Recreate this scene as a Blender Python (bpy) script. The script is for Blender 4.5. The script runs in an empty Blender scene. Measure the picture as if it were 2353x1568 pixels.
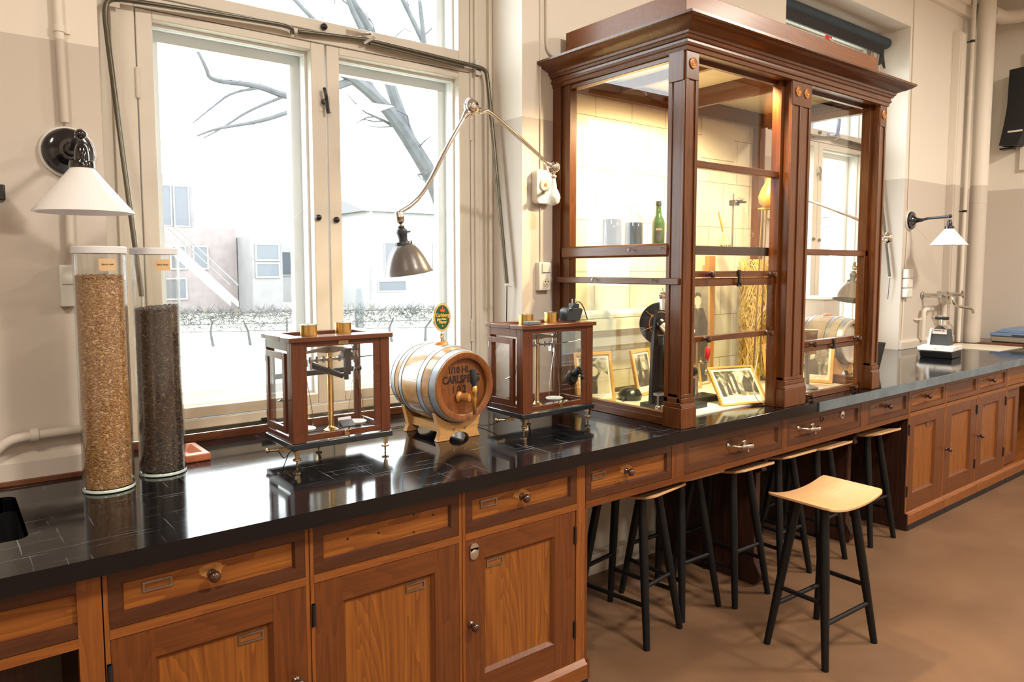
import bpy, bmesh, math, random
import numpy as np
from mathutils import Vector, Matrix
R = math.radians
random.seed(7)
scene = bpy.context.scene
C = scene.collection
V = Vector

# ------------------------------------------------------------------ camera, world, light, exposure
F_PX, IMG_W, IMG_H = 1676.32, 2353.0, 1568.0
yaw, pitch, roll = R(37.6348), R(-4.4853), R(-0.1285)
cy, sy, cp, sp = math.cos(yaw), math.sin(yaw), math.cos(pitch), math.sin(pitch)
fw = V((sy*cp, cy*cp, sp)); rt = V((cy, -sy, 0)); up = rt.cross(fw)
rt2 = math.cos(roll)*rt + math.sin(roll)*up
up2 = -math.sin(roll)*rt + math.cos(roll)*up
cam_d = bpy.data.cameras.new('camera')
cam = bpy.data.objects.new('camera', cam_d); C.objects.link(cam)
M4 = Matrix((rt2, up2, -fw)).transposed().to_4x4(); M4.translation = V((0, 0, 1.55))
cam.matrix_world = M4
cam_d.sensor_width = 36.0; cam_d.lens = 36.0*F_PX/IMG_W
cam_d.shift_x = 26.57/IMG_W; cam_d.shift_y = -34.72/IMG_W
cam_d.clip_start = 0.05; cam_d.clip_end = 500
scene.camera = cam
scene.view_settings.view_transform = 'Standard'; scene.view_settings.look = 'None'
scene.view_settings.gamma = 1.0; scene.view_settings.use_curve_mapping = False
scene.view_settings.exposure = 0.0
cyc = scene.cycles
cyc.max_bounces = 9; cyc.diffuse_bounces = 4; cyc.glossy_bounces = 4; cyc.transmission_bounces = 4
cyc.transparent_max_bounces = 28; cyc.caustics_reflective = False; cyc.caustics_refractive = False
cyc.sample_clamp_indirect = 6.0; cyc.blur_glossy = 0.5
try: cyc.use_denoising = True
except Exception: pass

world = bpy.data.worlds.new('World'); scene.world = world; world.use_nodes = True
wn = world.node_tree.nodes; wl = world.node_tree.links
bg = wn['Background']; bg.inputs['Color'].default_value = (0.93, 0.97, 1.0, 1); bg.inputs['Strength'].default_value = 10.5

def area(name, loc, rot, sx, syz, power, color, spread=180):
    d = bpy.data.lights.new(name, 'AREA'); d.shape = 'RECTANGLE'; d.size = sx; d.size_y = syz
    d.energy = power; d.color = color; d.spread = R(spread)
    o = bpy.data.objects.new(name, d); o.location = loc; o.rotation_euler = rot; C.objects.link(o); return o
WARM = (1.0, 0.905, 0.775)
for (lx, ly, pw) in ((-1.2, -0.6, 85), (2.2, -0.5, 125), (5.6, -0.3, 150), (0.5, -3.2, 50), (4.8, -3.2, 90)):
    area('ceiling_lamp_light', (lx, ly, 3.75), (0, 0, 0), 0.45, 0.45, pw, WARM)
for (lx, ly) in ((2.66, 2.02), (3.02, 2.02)):     # the two reflector bulbs under the top of the fume cupboard
    d = bpy.data.lights.new('cupboard_bulb', 'SPOT'); d.energy = 92; d.color = (1.0, 0.76, 0.42); d.shadow_soft_size = 0.03; d.spot_size = R(150); d.spot_blend = 0.5
    o = bpy.data.objects.new('cupboard_bulb', d); o.location = (lx, ly-.02, 2.405); o.rotation_euler = (R(14), 0, R(-10)); C.objects.link(o)

# ------------------------------------------------------------------ materials
MATS = {}
def newmat(name):
    m = bpy.data.materials.new(name); m.use_nodes = True
    nt = m.node_tree; b = nt.nodes['Principled BSDF']; MATS[name] = m
    return m, nt, b
def ramp(nt, stops):
    r = nt.nodes.new('ShaderNodeValToRGB'); e = r.color_ramp.elements
    while len(e) < len(stops): e.new(0.5)
    for k, (p, c) in enumerate(stops):
        e[k].position = p; e[k].color = (c[0], c[1], c[2], 1) if not isinstance(c, (int, float)) else (c, c, c, 1)
    return r
def coords(nt, scale, kind='Object'):
    tc = nt.nodes.new('ShaderNodeTexCoord'); mp = nt.nodes.new('ShaderNodeMapping')
    mp.inputs['Scale'].default_value = scale; nt.links.new(tc.outputs[kind], mp.inputs['Vector']); return mp
def noise(nt, vec, scale, detail=3, rough=0.5, dist=0.0):
    n = nt.nodes.new('ShaderNodeTexNoise'); n.inputs['Scale'].default_value = scale; n.inputs['Detail'].default_value = detail
    n.inputs['Roughness'].default_value = rough; n.inputs['Distortion'].default_value = dist
    if vec is not None: nt.links.new(vec.outputs[0], n.inputs['Vector'])
    return n
def bump(nt, b, src, strength, dist=0.002):
    bp = nt.nodes.new('ShaderNodeBump'); bp.inputs['Strength'].default_value = strength; bp.inputs['Distance'].default_value = dist
    nt.links.new(src, bp.inputs['Height']); nt.links.new(bp.outputs[0], b.inputs['Normal'])
def plain(name, col, rough=0.5, metal=0.0, coat=0.0, spec=0.5, var=0.0, nscale=20, bstr=0.0, emit=None):
    m, nt, b = newmat(name)
    b.inputs['Base Color'].default_value = (*col, 1); b.inputs['Roughness'].default_value = rough
    b.inputs['Metallic'].default_value = metal; b.inputs['Coat Weight'].default_value = coat; b.inputs['Coat Roughness'].default_value = 0.08
    b.inputs['Specular IOR Level'].default_value = spec
    if var or bstr:
        mp = coords(nt, (1, 1, 1)); n = noise(nt, mp, nscale, 4)
        if var:
            r = ramp(nt, [(0.25, tuple(c*(1-var) for c in col)), (0.75, tuple(min(1, c*(1+var)) for c in col))])
            nt.links.new(n.outputs['Fac'], r.inputs['Fac']); nt.links.new(r.outputs[0], b.inputs['Base Color'])
        if bstr: bump(nt, b, n.outputs['Fac'], bstr)
    if emit:
        b.inputs['Emission Color'].default_value = (*emit[0], 1); b.inputs['Emission Strength'].default_value = emit[1]
    return m
def wood(name, light, dark, axis='z', scale=1.0, rough=0.38, ring=7.0, coat=0.2, contrast=1.0):
    """oiled timber: long grain bands, cathedral rings and fine pores running along one axis"""
    m, nt, b = newmat(name)
    s = {'x': (0.55, 6, 6), 'y': (6, 0.55, 6), 'z': (6, 6, 0.55)}[axis]
    mp = coords(nt, tuple(v*scale for v in s))
    n1 = noise(nt, mp, 1.6, 2, 0.5, 0.6)
    mul = nt.nodes.new('ShaderNodeMath'); mul.operation = 'MULTIPLY'; mul.inputs[1].default_value = ring*2.2; nt.links.new(n1.outputs['Fac'], mul.inputs[0])
    fr = nt.nodes.new('ShaderNodeMath'); fr.operation = 'FRACT'; nt.links.new(mul.outputs[0], fr.inputs[0])
    mp2 = coords(nt, tuple((v*14 if v > 1 else v*4)*scale for v in s)); n2 = noise(nt, mp2, 1.0, 3, 0.6)
    ad = nt.nodes.new('ShaderNodeMath'); ad.operation = 'MULTIPLY_ADD'; ad.inputs[1].default_value = 0.45*contrast
    nt.links.new(fr.outputs[0], ad.inputs[0]); nt.links.new(n2.outputs['Fac'], ad.inputs[2])
    mid = tuple((a+c)/2 for a, c in zip(light, dark))
    r = ramp(nt, [(0.30, light), (0.62, mid), (0.95, dark)])
    nt.links.new(ad.outputs[0], r.inputs['Fac']); nt.links.new(r.outputs[0], b.inputs['Base Color'])
    b.inputs['Roughness'].default_value = rough; b.inputs['Coat Weight'].default_value = coat*.6; b.inputs['Coat Roughness'].default_value = 0.22; b.inputs['Specular IOR Level'].default_value = 0.35
    bump(nt, b, n2.outputs['Fac'], 0.12, 0.001)
    return m
for ax in 'xyz':
    wood('pine_'+ax, (0.34, 0.120, 0.020), (0.16, 0.046, 0.008), ax, 1.0, 0.42, 5, 0.25, 0.75)
    wood('frame_'+ax, (0.175, 0.052, 0.011), (0.095, 0.026, 0.006), ax, 1.2, 0.40, 4, 0.3, 0.6)
    wood('face_'+ax, (0.30, 0.100, 0.020), (0.17, 0.050, 0.010), ax, 1.2, 0.40, 4, 0.3, 0.6)
    wood('border_'+ax, (0.095, 0.030, 0.010), (0.055, 0.016, 0.006), ax, 1.2, 0.40, 4, 0.3, 0.6)
    wood('mahogany_'+ax, (0.165, 0.052, 0.010), (0.070, 0.018, 0.005), ax, 1.3, 0.30, 4, 0.5, 0.6)
    wood('case_'+ax, (0.155, 0.045, 0.017), (0.08, 0.022, 0.010), ax, 2.2, 0.33, 3, 0.45, 0.5)
    wood('beech_'+ax, (0.72, 0.40, 0.15), (0.50, 0.25, 0.085), ax, 2.0, 0.36, 3, 0.2, 0.5)
wood('stool_seat', (0.70, 0.44, 0.24), (0.58, 0.33, 0.15), 'x', 1.5, 0.30, 4, 0.25, 0.5)
wood('picture_frame', (0.80, 0.46, 0.15), (0.62, 0.30, 0.07), 'x', 3.0, 0.35, 2, 0.3, 0.4)
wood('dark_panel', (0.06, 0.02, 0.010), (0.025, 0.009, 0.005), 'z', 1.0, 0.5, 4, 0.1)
wood('strip_wood', (0.20, 0.07, 0.03), (0.10, 0.03, 0.015), 'x', 1.0, 0.5, 4, 0.1)
wood('barrel_head', (0.30, 0.105, 0.030), (0.15, 0.045, 0.013), 'z', 2.2, 0.34, 3, 0.5, 0.5)

# barrel staves: lengthwise boards with thin joints
m, nt, b = newmat('barrel_stave')
mp = coords(nt, (3, 3, 3)); n = noise(nt, mp, 3, 4, 0.6, 1.0)
r = ramp(nt, [(0.3, (0.42, 0.19, 0.055)), (0.55, (0.54, 0.30, 0.10)), (0.75, (0.64, 0.42, 0.20))])
nt.links.new(n.outputs['Fac'], r.inputs['Fac']); nt.links.new(r.outputs[0], b.inputs['Base Color'])
b.inputs['Roughness'].default_value = 0.3; b.inputs['Coat Weight'].default_value = 0.7; b.inputs['Coat Roughness'].default_value = 0.12

def wallpaint(name, upper, lower, zsplit):
    m, nt, b = newmat(name)
    g = nt.nodes.new('ShaderNodeNewGeometry'); sx = nt.nodes.new('ShaderNodeSeparateXYZ'); nt.links.new(g.outputs['Position'], sx.inputs[0])
    gt = nt.nodes.new('ShaderNodeMath'); gt.operation = 'GREATER_THAN'; gt.inputs[1].default_value = zsplit; nt.links.new(sx.outputs['Z'], gt.inputs[0])
    mx = nt.nodes.new('ShaderNodeMix'); mx.data_type = 'RGBA'; nt.links.new(gt.outputs[0], mx.inputs[0])
    mx.inputs[6].default_value = (*lower, 1); mx.inputs[7].default_value = (*upper, 1)
    nt.links.new(mx.outputs[2], b.inputs['Base Color'])
    n = noise(nt, None, 30, 4); nt.links.new(g.outputs['Position'], n.inputs['Vector']); bump(nt, b, n.outputs['Fac'], 0.12, 0.004)
    b.inputs['Roughness'].default_value = 0.55
    return m
wallpaint('wall_paint', (0.86, 0.80, 0.71), (0.64, 0.57, 0.50), 2.248)
plain('ceiling_white', (0.80, 0.76, 0.68), 0.8)
plain('joinery', (0.73, 0.675, 0.59), 0.42, var=0.05, nscale=6, bstr=0.03)
plain('joinery_white', (0.90, 0.91, 0.91), 0.4)
plain('pipe_paint', (0.76, 0.70, 0.61), 0.45, bstr=0.05)
plain('black_metal', (0.012, 0.013, 0.015), 0.32)
plain('black_paint', (0.010, 0.010, 0.012), 0.42, spec=0.4)
plain('stool_black', (0.004, 0.004, 0.005), 0.5, spec=0.3, bstr=0.05, nscale=60)
plain('bakelite', (0.008, 0.008, 0.012), 0.12, coat=0.8)
plain('opal_glass', (0.93, 0.93, 0.95), 0.18, coat=0.5)
plain('chrome', (0.80, 0.79, 0.78), 0.10, 1.0)
plain('nickel', (0.62, 0.58, 0.52), 0.22, 1.0)
plain('steel', (0.38, 0.38, 0.40), 0.3, 1.0)
plain('dull_metal', (0.30, 0.27, 0.23), 0.38, 1.0, var=0.2, nscale=30)
plain('dark_pipe', (0.13, 0.115, 0.085), 0.35, 0.7)
plain('brass', (0.80, 0.52, 0.18), 0.20, 1.0, var=0.08, nscale=40)
plain('brass_satin', (0.75, 0.60, 0.40), 0.35, 0.6)
plain('old_brass', (0.55, 0.40, 0.22), 0.25, 1.0)
plain('pewter_enamel', (0.13, 0.115, 0.11), 0.30, coat=0.5, var=0.2, nscale=260)
plain('socket_dark', (0.035, 0.045, 0.055), 0.3)
plain('hoop', (0.42, 0.48, 0.54), 0.38, 0.55, var=0.12, nscale=40)
plain('white_plastic', (0.78, 0.76, 0.71), 0.35)
plain('cream_plastic', (0.74, 0.65, 0.50), 0.4)
plain('porcelain', (0.80, 0.79, 0.76), 0.15, coat=0.5)
plain('white_metal', (0.80, 0.82, 0.86), 0.35)
plain('terracotta', (0.55, 0.17, 0.07), 0.45)
plain('lit_rim_glass', (0.62, 0.74, 0.68), 0.1, coat=1.0)  # light caught in the glass jar foot, put into an opaque pale colour
plain('glare_stave', (0.52, 0.45, 0.37), 0.45, var=0.15, nscale=8)  # second barrel's wood, washed-out grey of the window glare put into the colour
plain('worn_pine', (0.46, 0.21, 0.06), 0.5, var=0.3, nscale=80)
plain('straw_core', (0.60, 0.34, 0.07), 0.9, var=0.3, nscale=60)
plain('hole_black', (0.004, 0.004, 0.004), 0.9)
plain('knob_wood', (0.055, 0.018, 0.009), 0.25, coat=0.6)
plain('black_rubber', (0.012, 0.012, 0.014), 0.55)
plain('blue_crate', (0.20, 0.30, 0.50), 0.4)
plain('grey_crate', (0.36, 0.33, 0.26), 0.5)
plain('kraft', (0.72, 0.50, 0.28), 0.7)
plain('paper', (0.86, 0.82, 0.72), 0.8)
plain('cream_board', (0.80, 0.74, 0.60), 0.35)
plain('ink', (0.03, 0.025, 0.02), 0.7)
plain('burnt_ink', (0.018, 0.012, 0.012), 0.6)
plain('green_enamel', (0.010, 0.085, 0.032), 0.25, coat=0.6)
plain('yellow_enamel', (0.80, 0.52, 0.15), 0.3)
plain('red_enamel', (0.70, 0.12, 0.03), 0.3)
plain('red_rubber', (0.55, 0.02, 0.03), 0.3, coat=0.4)
plain('orange_cork', (0.80, 0.28, 0.04), 0.5)
plain('rosette_wood', (0.52, 0.22, 0.06), 0.3, coat=0.4)
plain('green_glass', (0.04, 0.10, 0.035), 0.08, coat=0.8)
plain('blue_beads', (0.030, 0.055, 0.11), 0.5, var=0.5, nscale=220)
plain('grey_beads', (0.075, 0.065, 0.075), 0.5, var=0.7, nscale=260)
plain('pan_white', (0.80, 0.80, 0.78), 0.3)
plain('base_black', (0.014, 0.018, 0.024), 0.25, coat=0.4)
plain('amber_clay', (0.50, 0.24, 0.07), 0.35)
plain('grey_cloth', (0.07, 0.075, 0.085), 0.8)
plain('blind_cloth', (0.020, 0.040, 0.062), 0.6)
plain('bulb_glow', (1, .8, .5), 0.3, emit=((1.0, .78, .45), 12.0))
plain('red_tape', (0.75, 0.06, 0.03), 0.5)
plain('olive_light', (0.60, 0.55, 0.50), 0.4)
plain('slate_edge', (0.13, 0.17, 0.20), 0.5, var=0.25, nscale=9)
plain('bark', (0.065, 0.07, 0.075), 0.9, var=0.3, nscale=6)
plain('twig', (0.07, 0.07, 0.07), 0.9)
plain('lawn', (0.30, 0.31, 0.24), 1.0, var=0.15, nscale=0.8)
plain('facade_grey', (0.16, 0.155, 0.16), 0.9, var=0.12, nscale=1.5)
plain('facade_pale', (0.26, 0.26, 0.265), 0.9)
plain('facade_brick', (0.17, 0.145, 0.145), 0.9, var=0.15, nscale=3)
plain('far_glass', (0.07, 0.08, 0.095), 0.3)
plain('roof_dark', (0.11, 0.115, 0.12), 0.8)
plain('white_wall_out', (0.40, 0.40, 0.40), 0.9)

# floor linoleum
m, nt, b = newmat('linoleum')
mp = coords(nt, (1, 1, 1)); n1 = noise(nt, mp, 2.2, 4, 0.6, 0.4); n2 = noise(nt, mp, 160, 2)
mxx = nt.nodes.new('ShaderNodeMath'); mxx.operation = 'MULTIPLY_ADD'; mxx.inputs[1].default_value = 0.30; nt.links.new(n2.outputs['Fac'], mxx.inputs[0]); nt.links.new(n1.outputs['Fac'], mxx.inputs[2])
r = ramp(nt, [(0.35, (0.140, 0.075, 0.040)), (0.9, (0.228, 0.128, 0.072))]); nt.links.new(mxx.outputs[0], r.inputs['Fac']); nt.links.new(r.outputs[0], b.inputs['Base Color'])
b.inputs['Roughness'].default_value = 0.42; bump(nt, b, n2.outputs['Fac'], 0.05, 0.001)

# worktop: near black, polished, with light scratches
m, nt, b = newmat('worktop')
mp = coords(nt, (1, 1, 1)); cl = noise(nt, mp, 3.0, 4, 0.6)
mpa = coords(nt, (4, 150, 1)); mpa.inputs['Rotation'].default_value = (0, 0, R(28)); sa = noise(nt, mpa, 1.0, 2, 0.5, 0.3)
mpb = coords(nt, (140, 4, 1)); mpb.inputs['Rotation'].default_value = (0, 0, R(20)); sb = noise(nt, mpb, 1.0, 2, 0.5, 0.3)
ra = ramp(nt, [(0.655, 0.0), (0.70, 1.0)]); nt.links.new(sa.outputs['Fac'], ra.inputs['Fac'])
rb = ramp(nt, [(0.665, 0.0), (0.71, 1.0)]); nt.links.new(sb.outputs['Fac'], rb.inputs['Fac'])
mxm = nt.nodes.new('ShaderNodeMath'); mxm.operation = 'MAXIMUM'; nt.links.new(ra.outputs[0], mxm.inputs[0]); nt.links.new(rb.outputs[0], mxm.inputs[1])
gN = nt.nodes.new('ShaderNodeNewGeometry'); sN = nt.nodes.new('ShaderNodeSeparateXYZ'); nt.links.new(gN.outputs['Normal'], sN.inputs[0]); tp = nt.nodes.new('ShaderNodeMath'); tp.operation = 'GREATER_THAN'; tp.inputs[1].default_value = .9; nt.links.new(sN.outputs['Z'], tp.inputs[0])
m3 = nt.nodes.new('ShaderNodeMath'); m3.operation = 'MULTIPLY'; nt.links.new(mxm.outputs[0], m3.inputs[0]); nt.links.new(tp.outputs[0], m3.inputs[1])
msk = nt.nodes.new('ShaderNodeMath'); msk.operation = 'MULTIPLY'; rc = ramp(nt, [(0.38, 0.0), (0.60, 1.0)]); nt.links.new(cl.outputs['Fac'], rc.inputs['Fac'])
nt.links.new(m3.outputs[0], msk.inputs[0]); nt.links.new(rc.outputs[0], msk.inputs[1])
mc = nt.nodes.new('ShaderNodeMix'); mc.data_type = 'RGBA'; nt.links.new(msk.outputs[0], mc.inputs[0])
mc.inputs[6].default_value = (0.0035, 0.004, 0.006, 1); mc.inputs[7].default_value = (0.16, 0.18, 0.22, 1)
nt.links.new(mc.outputs[2], b.inputs['Base Color'])
rr = ramp(nt, [(0.3, 0.05), (0.75, 0.15)]); nt.links.new(cl.outputs['Fac'], rr.inputs['Fac']); nt.links.new(rr.outputs[0], b.inputs['Roughness'])
b.inputs['Specular IOR Level'].default_value = 0.42

# cream boards at the back of the cupboard
m, nt, b = newmat('cream_tiles')
g = nt.nodes.new('ShaderNodeNewGeometry'); sx = nt.nodes.new('ShaderNodeSeparateXYZ'); cx = nt.nodes.new('ShaderNodeCombineXYZ')
nt.links.new(g.outputs['Position'], sx.inputs[0]); nt.links.new(sx.outputs['X'], cx.inputs['X']); nt.links.new(sx.outputs['Z'], cx.inputs['Y'])
bk = nt.nodes.new('ShaderNodeTexBrick'); nt.links.new(cx.outputs[0], bk.inputs['Vector'])
for k, v in (('Scale', 1.0), ('Mortar Size', 0.0016), ('Brick Width', 0.262), ('Row Height', 0.2555), ('Mortar Smooth', 0.1)): bk.inputs[k].default_value = v
bk.inputs['Color1'].default_value = (0.80, 0.72, 0.55, 1); bk.inputs['Color2'].default_value = (0.83, 0.75, 0.58, 1); bk.inputs['Mortar'].default_value = (0.25, 0.18, 0.10, 1)
nt.links.new(bk.outputs['Color'], b.inputs['Base Color']); b.inputs['Roughness'].default_value = 0.35

def thin_glass(name, tint=(1, 1, 1), strength=1.0, rough=0.0, ior=1.5):
    m = bpy.data.materials.new(name); m.use_nodes = True; nt = m.node_tree; nt.nodes.clear(); MATS[name] = m
    out = nt.nodes.new('ShaderNodeOutputMaterial'); mix = nt.nodes.new('ShaderNodeMixShader')
    tr = nt.nodes.new('ShaderNodeBsdfTransparent'); gl = nt.nodes.new('ShaderNodeBsdfGlossy')
    tr.inputs[0].default_value = (*tint, 1); gl.inputs['Roughness'].default_value = rough
    geo = nt.nodes.new('ShaderNodeNewGeometry'); mr = nt.nodes.new('ShaderNodeMix'); mr.data_type = 'FLOAT'
    mr.inputs[2].default_value = ior; mr.inputs[3].default_value = 1/ior; nt.links.new(geo.outputs['Backfacing'], mr.inputs[0])
    fr = nt.nodes.new('ShaderNodeFresnel'); nt.links.new(mr.outputs[0], fr.inputs['IOR'])
    mu = nt.nodes.new('ShaderNodeMath'); mu.operation = 'MULTIPLY'; mu.inputs[1].default_value = strength; mu.use_clamp = True
    nt.links.new(fr.outputs[0], mu.inputs[0]); nt.links.new(mu.outputs[0], mix.inputs[0])
    nt.links.new(tr.outputs[0], mix.inputs[1]); nt.links.new(gl.outputs[0], mix.inputs[2]); nt.links.new(mix.outputs[0], out.inputs[0])
    return m
thin_glass('glass'); thin_glass('window_glass', (0.97, 0.985, 0.98)); thin_glass('jar_glass', (0.985, 0.99, 0.985), 1.6)
thin_glass('old_glass', (0.99, 0.99, 0.98), 0.85, 0.008); thin_glass('shelf_glass', (0.90, 0.985, 0.95), 1.0); thin_glass('bottle_green', (0.18, 0.33, 0.12), 1.2)

def island(name, stops, rough=0.5):
    m, nt, b = newmat(name); g = nt.nodes.new('ShaderNodeNewGeometry'); r = ramp(nt, stops)
    nt.links.new(g.outputs['Random Per Island'], r.inputs['Fac']); nt.links.new(r.outputs[0], b.inputs['Base Color']); b.inputs['Roughness'].default_value = rough
    return m
island('barley', [(0.0, (0.22, 0.095, 0.030)), (0.5, (0.42, 0.205, 0.068)), (1.0, (0.60, 0.34, 0.13))])
island('dark_malt', [(0.0, (0.022, 0.012, 0.010)), (0.6, (0.060, 0.034, 0.026)), (0.93, (0.11, 0.065, 0.045)), (1.0, (0.42, 0.24, 0.11))])
island('straw', [(0.0, (0.70, 0.40, 0.06)), (0.5, (0.92, 0.64, 0.16)), (1.0, (0.98, 0.82, 0.38))])

def photo(name, seed, sepia, dark=0.12):
    """a printed black and white photograph: soft irregular tones fixed to the paper"""
    m, nt, b = newmat(name)
    mp = coords(nt, (1, 1, 1)); mp.inputs['Location'].default_value = (seed, seed*0.37, 0)
    n1 = noise(nt, mp, 14, 5, 0.62, 0.8)
    r = ramp(nt, [(0.40, tuple(c*dark for c in sepia)), (0.50, tuple(c*0.45 for c in sepia)), (0.60, sepia)])
    nt.links.new(n1.outputs['Fac'], r.inputs['Fac']); nt.links.new(r.outputs[0], b.inputs['Base Color']); b.inputs['Roughness'].default_value = 0.4
    return m
photo('photo_a', 3.1, (0.72, 0.66, 0.54)); photo('photo_b', 7.7, (0.62, 0.55, 0.44)); photo('photo_c', 12.3, (0.80, 0.70, 0.50)); photo('photo_d', 5.5, (0.55, 0.50, 0.42))
plain('photo_dark', (0.10, 0.085, 0.07), 0.5, var=0.4, nscale=25); plain('photo_mid', (0.36, 0.31, 0.24), 0.5, var=0.25, nscale=30); plain('photo_light', (0.70, 0.62, 0.50), 0.5, var=0.1, nscale=30)

# ------------------------------------------------------------------ mesh helpers
def M(n): return MATS[n]
def basis(d):
    d = V(d).normalized(); a = V((0, 0, 1)) if abs(d.z) < 0.9 else V((1, 0, 0))
    u = d.cross(a).normalized(); return u, d.cross(u).normalized(), d
class MB:
    """collects shapes in world coordinates; build() links them as ONE mesh object with the thing's base as origin"""
    def __init__(s): s.v = []; s.f = []; s.m = []
    def _add(s, vs, fs, m=0):
        n = len(s.v); s.v += [tuple(q) for q in vs]; s.f += [tuple(i+n for i in q) for q in fs]; s.m += [m]*len(fs); return s
    def box(s, x0, x1, y0, y1, z0, z1, m=0):
        if x0 > x1: x0, x1 = x1, x0
        if y0 > y1: y0, y1 = y1, y0
        if z0 > z1: z0, z1 = z1, z0
        vs = [(x, y, z) for z in (z0, z1) for (x, y) in ((x0, y0), (x1, y0), (x1, y1), (x0, y1))]
        return s._add(vs, [(3, 2, 1, 0), (4, 5, 6, 7), (0, 1, 5, 4), (1, 2, 6, 5), (2, 3, 7, 6), (3, 0, 4, 7)], m)
    def prism(s, poly, axis, a0, a1, m=0):
        """poly: 2D outline in the plane across axis: x->(y,z), y->(x,z), z->(x,y)"""
        def pt(p, a): return {'x': (a, p[0], p[1]), 'y': (p[0], a, p[1]), 'z': (p[0], p[1], a)}[axis]
        n = len(poly); area2 = sum(poly[i][0]*poly[(i+1) % n][1]-poly[(i+1) % n][0]*poly[i][1] for i in range(n))
        if (area2 < 0) != (axis == 'y'): poly = poly[::-1]
        vs = [pt(p, a0) for p in poly]+[pt(p, a1) for p in poly]
        fs = [tuple(range(n-1, -1, -1)), tuple(range(n, 2*n))]+[(i, (i+1) % n, n+(i+1) % n, n+i) for i in range(n)]
        return s._add(vs, fs, m)
    def cyl(s, p0, p1, r0, r1=None, seg=20, m=0):
        r1 = r0 if r1 is None else r1; p0 = V(p0); p1 = V(p1); u, w, d = basis(p1-p0)
        vs = []
        for p, r in ((p0, r0), (p1, r1)):
            for k in range(seg):
                a = 2*math.pi*k/seg; vs.append(p+u*(r*math.cos(a))+w*(r*math.sin(a)))
        fs = [(k, (k+1) % seg, seg+(k+1) % seg, seg+k) for k in range(seg)]+[tuple(range(seg-1, -1, -1)), tuple(range(seg, 2*seg))]
        return s._add(vs, fs, m)
    def lathe(s, prof, o, d=(0, 0, 1), seg=32, m=0, closed=False, cap=True):
        """prof: list of (radius, height along d)"""
        o = V(o); u, w, d = basis(d); vs = []
        for r, h in prof:
            for k in range(seg):
                a = 2*math.pi*k/seg; vs.append(o+d*h+u*(r*math.cos(a))+w*(r*math.sin(a)))
        fs = []; n = len(prof)
        for j in range(n if closed else n-1):
            j2 = (j+1) % n
            for k in range(seg):
                k2 = (k+1) % seg; fs.append((j*seg+k, j*seg+k2, j2*seg+k2, j2*seg+k))
        if not closed and cap:
            if prof[0][0] > 1e-5: fs.append(tuple(range(seg-1, -1, -1)))
            if prof[-1][0] > 1e-5: fs.append(tuple(range((n-1)*seg, n*seg)))
        return s._add(vs, fs, m)
    def tube(s, pts, r, seg=12, m=0, smooth=0):
        pts = [V(p) for p in pts]
        if smooth:
            for _ in range(smooth):
                q = [pts[0]]
                for a, b2 in zip(pts[:-1], pts[1:]): q += [a*0.75+b2*0.25, a*0.25+b2*0.75]
                pts = q+[pts[-1]]
        rs = [r]*len(pts) if isinstance(r, (int, float)) else [r[0]+(r[1]-r[0])*i/(len(pts)-1) for i in range(len(pts))]
        vs = []; u = None
        for i, p in enumerate(pts):
            t = (pts[min(i+1, len(pts)-1)]-pts[max(i-1, 0)]).normalized()
            if u is None: u, w, _ = basis(t)
            else: u = (u-t*u.dot(t)).normalized(); 
            w = t.cross(u)
            for k in range(seg):
                a = 2*math.pi*k/seg; vs.append(p+u*(rs[i]*math.cos(a))+w*(rs[i]*math.sin(a)))
        n = len(pts)
        fs = [(j*seg+k, j*seg+(k+1) % seg, (j+1)*seg+(k+1) % seg, (j+1)*seg+k) for j in range(n-1) for k in range(seg)]
        fs += [tuple(range(seg-1, -1, -1)), tuple(range((n-1)*seg, n*seg))]
        return s._add(vs, fs, m)
    def ell(s, c, rx, ry=None, rz=None, seg=20, m=0):
        ry = rx if ry is None else ry; rz = rx if rz is None else rz; c = V(c); vs = []; rings = seg//2
        for j in range(1, rings):
            t = math.pi*j/rings
            for k in range(seg):
                a = 2*math.pi*k/seg; vs.append((c.x+rx*math.sin(t)*math.cos(a), c.y+ry*math.sin(t)*math.sin(a), c.z-rz*math.cos(t)))
        vs += [(c.x, c.y, c.z-rz), (c.x, c.y, c.z+rz)]; b0 = len(vs)-2
        fs = [(j*seg+k, j*seg+(k+1) % seg, (j+1)*seg+(k+1) % seg, (j+1)*seg+k) for j in range(rings-2) for k in range(seg)]
        fs += [(b0, (k+1) % seg, k) for k in range(seg)]+[(b0+1, (rings-2)*seg+k, (rings-2)*seg+(k+1) % seg) for k in range(seg)]
        return s._add(vs, fs, m)
    def front(s, x0, x1, z0, z1, y, t, border, depth, bev=0.008, mf=0, mp=1, bt=None, bb=None):
        """a frame-and-panel front facing -y: flat border, sloped moulding, sunk panel"""
        bt = border if bt is None else bt; bb = border if bb is None else bb
        a = [(x0, z0), (x1, z0), (x1, z1), (x0, z1)]
        b2 = [(x0+border, z0+bb), (x1-border, z0+bb), (x1-border, z1-bt), (x0+border, z1-bt)]
        c = [(x0+border+bev, z0+bb+bev), (x1-border-bev, z0+bb+bev), (x1-border-bev, z1-bt-bev), (x0+border+bev, z1-bt-bev)]
        vs = [(p[0], y, p[1]) for p in a]+[(p[0], y, p[1]) for p in b2]+[(p[0], y+depth, p[1]) for p in c]+[(p[0], y+t, p[1]) for p in a]
        fr = [(i, (i+1) % 4, 4+(i+1) % 4, 4+i) for i in range(4)]+[(4+i, 4+(i+1) % 4, 8+(i+1) % 4, 8+i) for i in range(4)]
        s._add(vs, fr+[((i+1) % 4, i, 12+i, 12+(i+1) % 4) for i in range(4)]+[(15, 14, 13, 12)], mf)
        n = len(s.v)-16; s.f.append((n+8, n+9, n+10, n+11)); s.m.append(mp); return s
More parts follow.
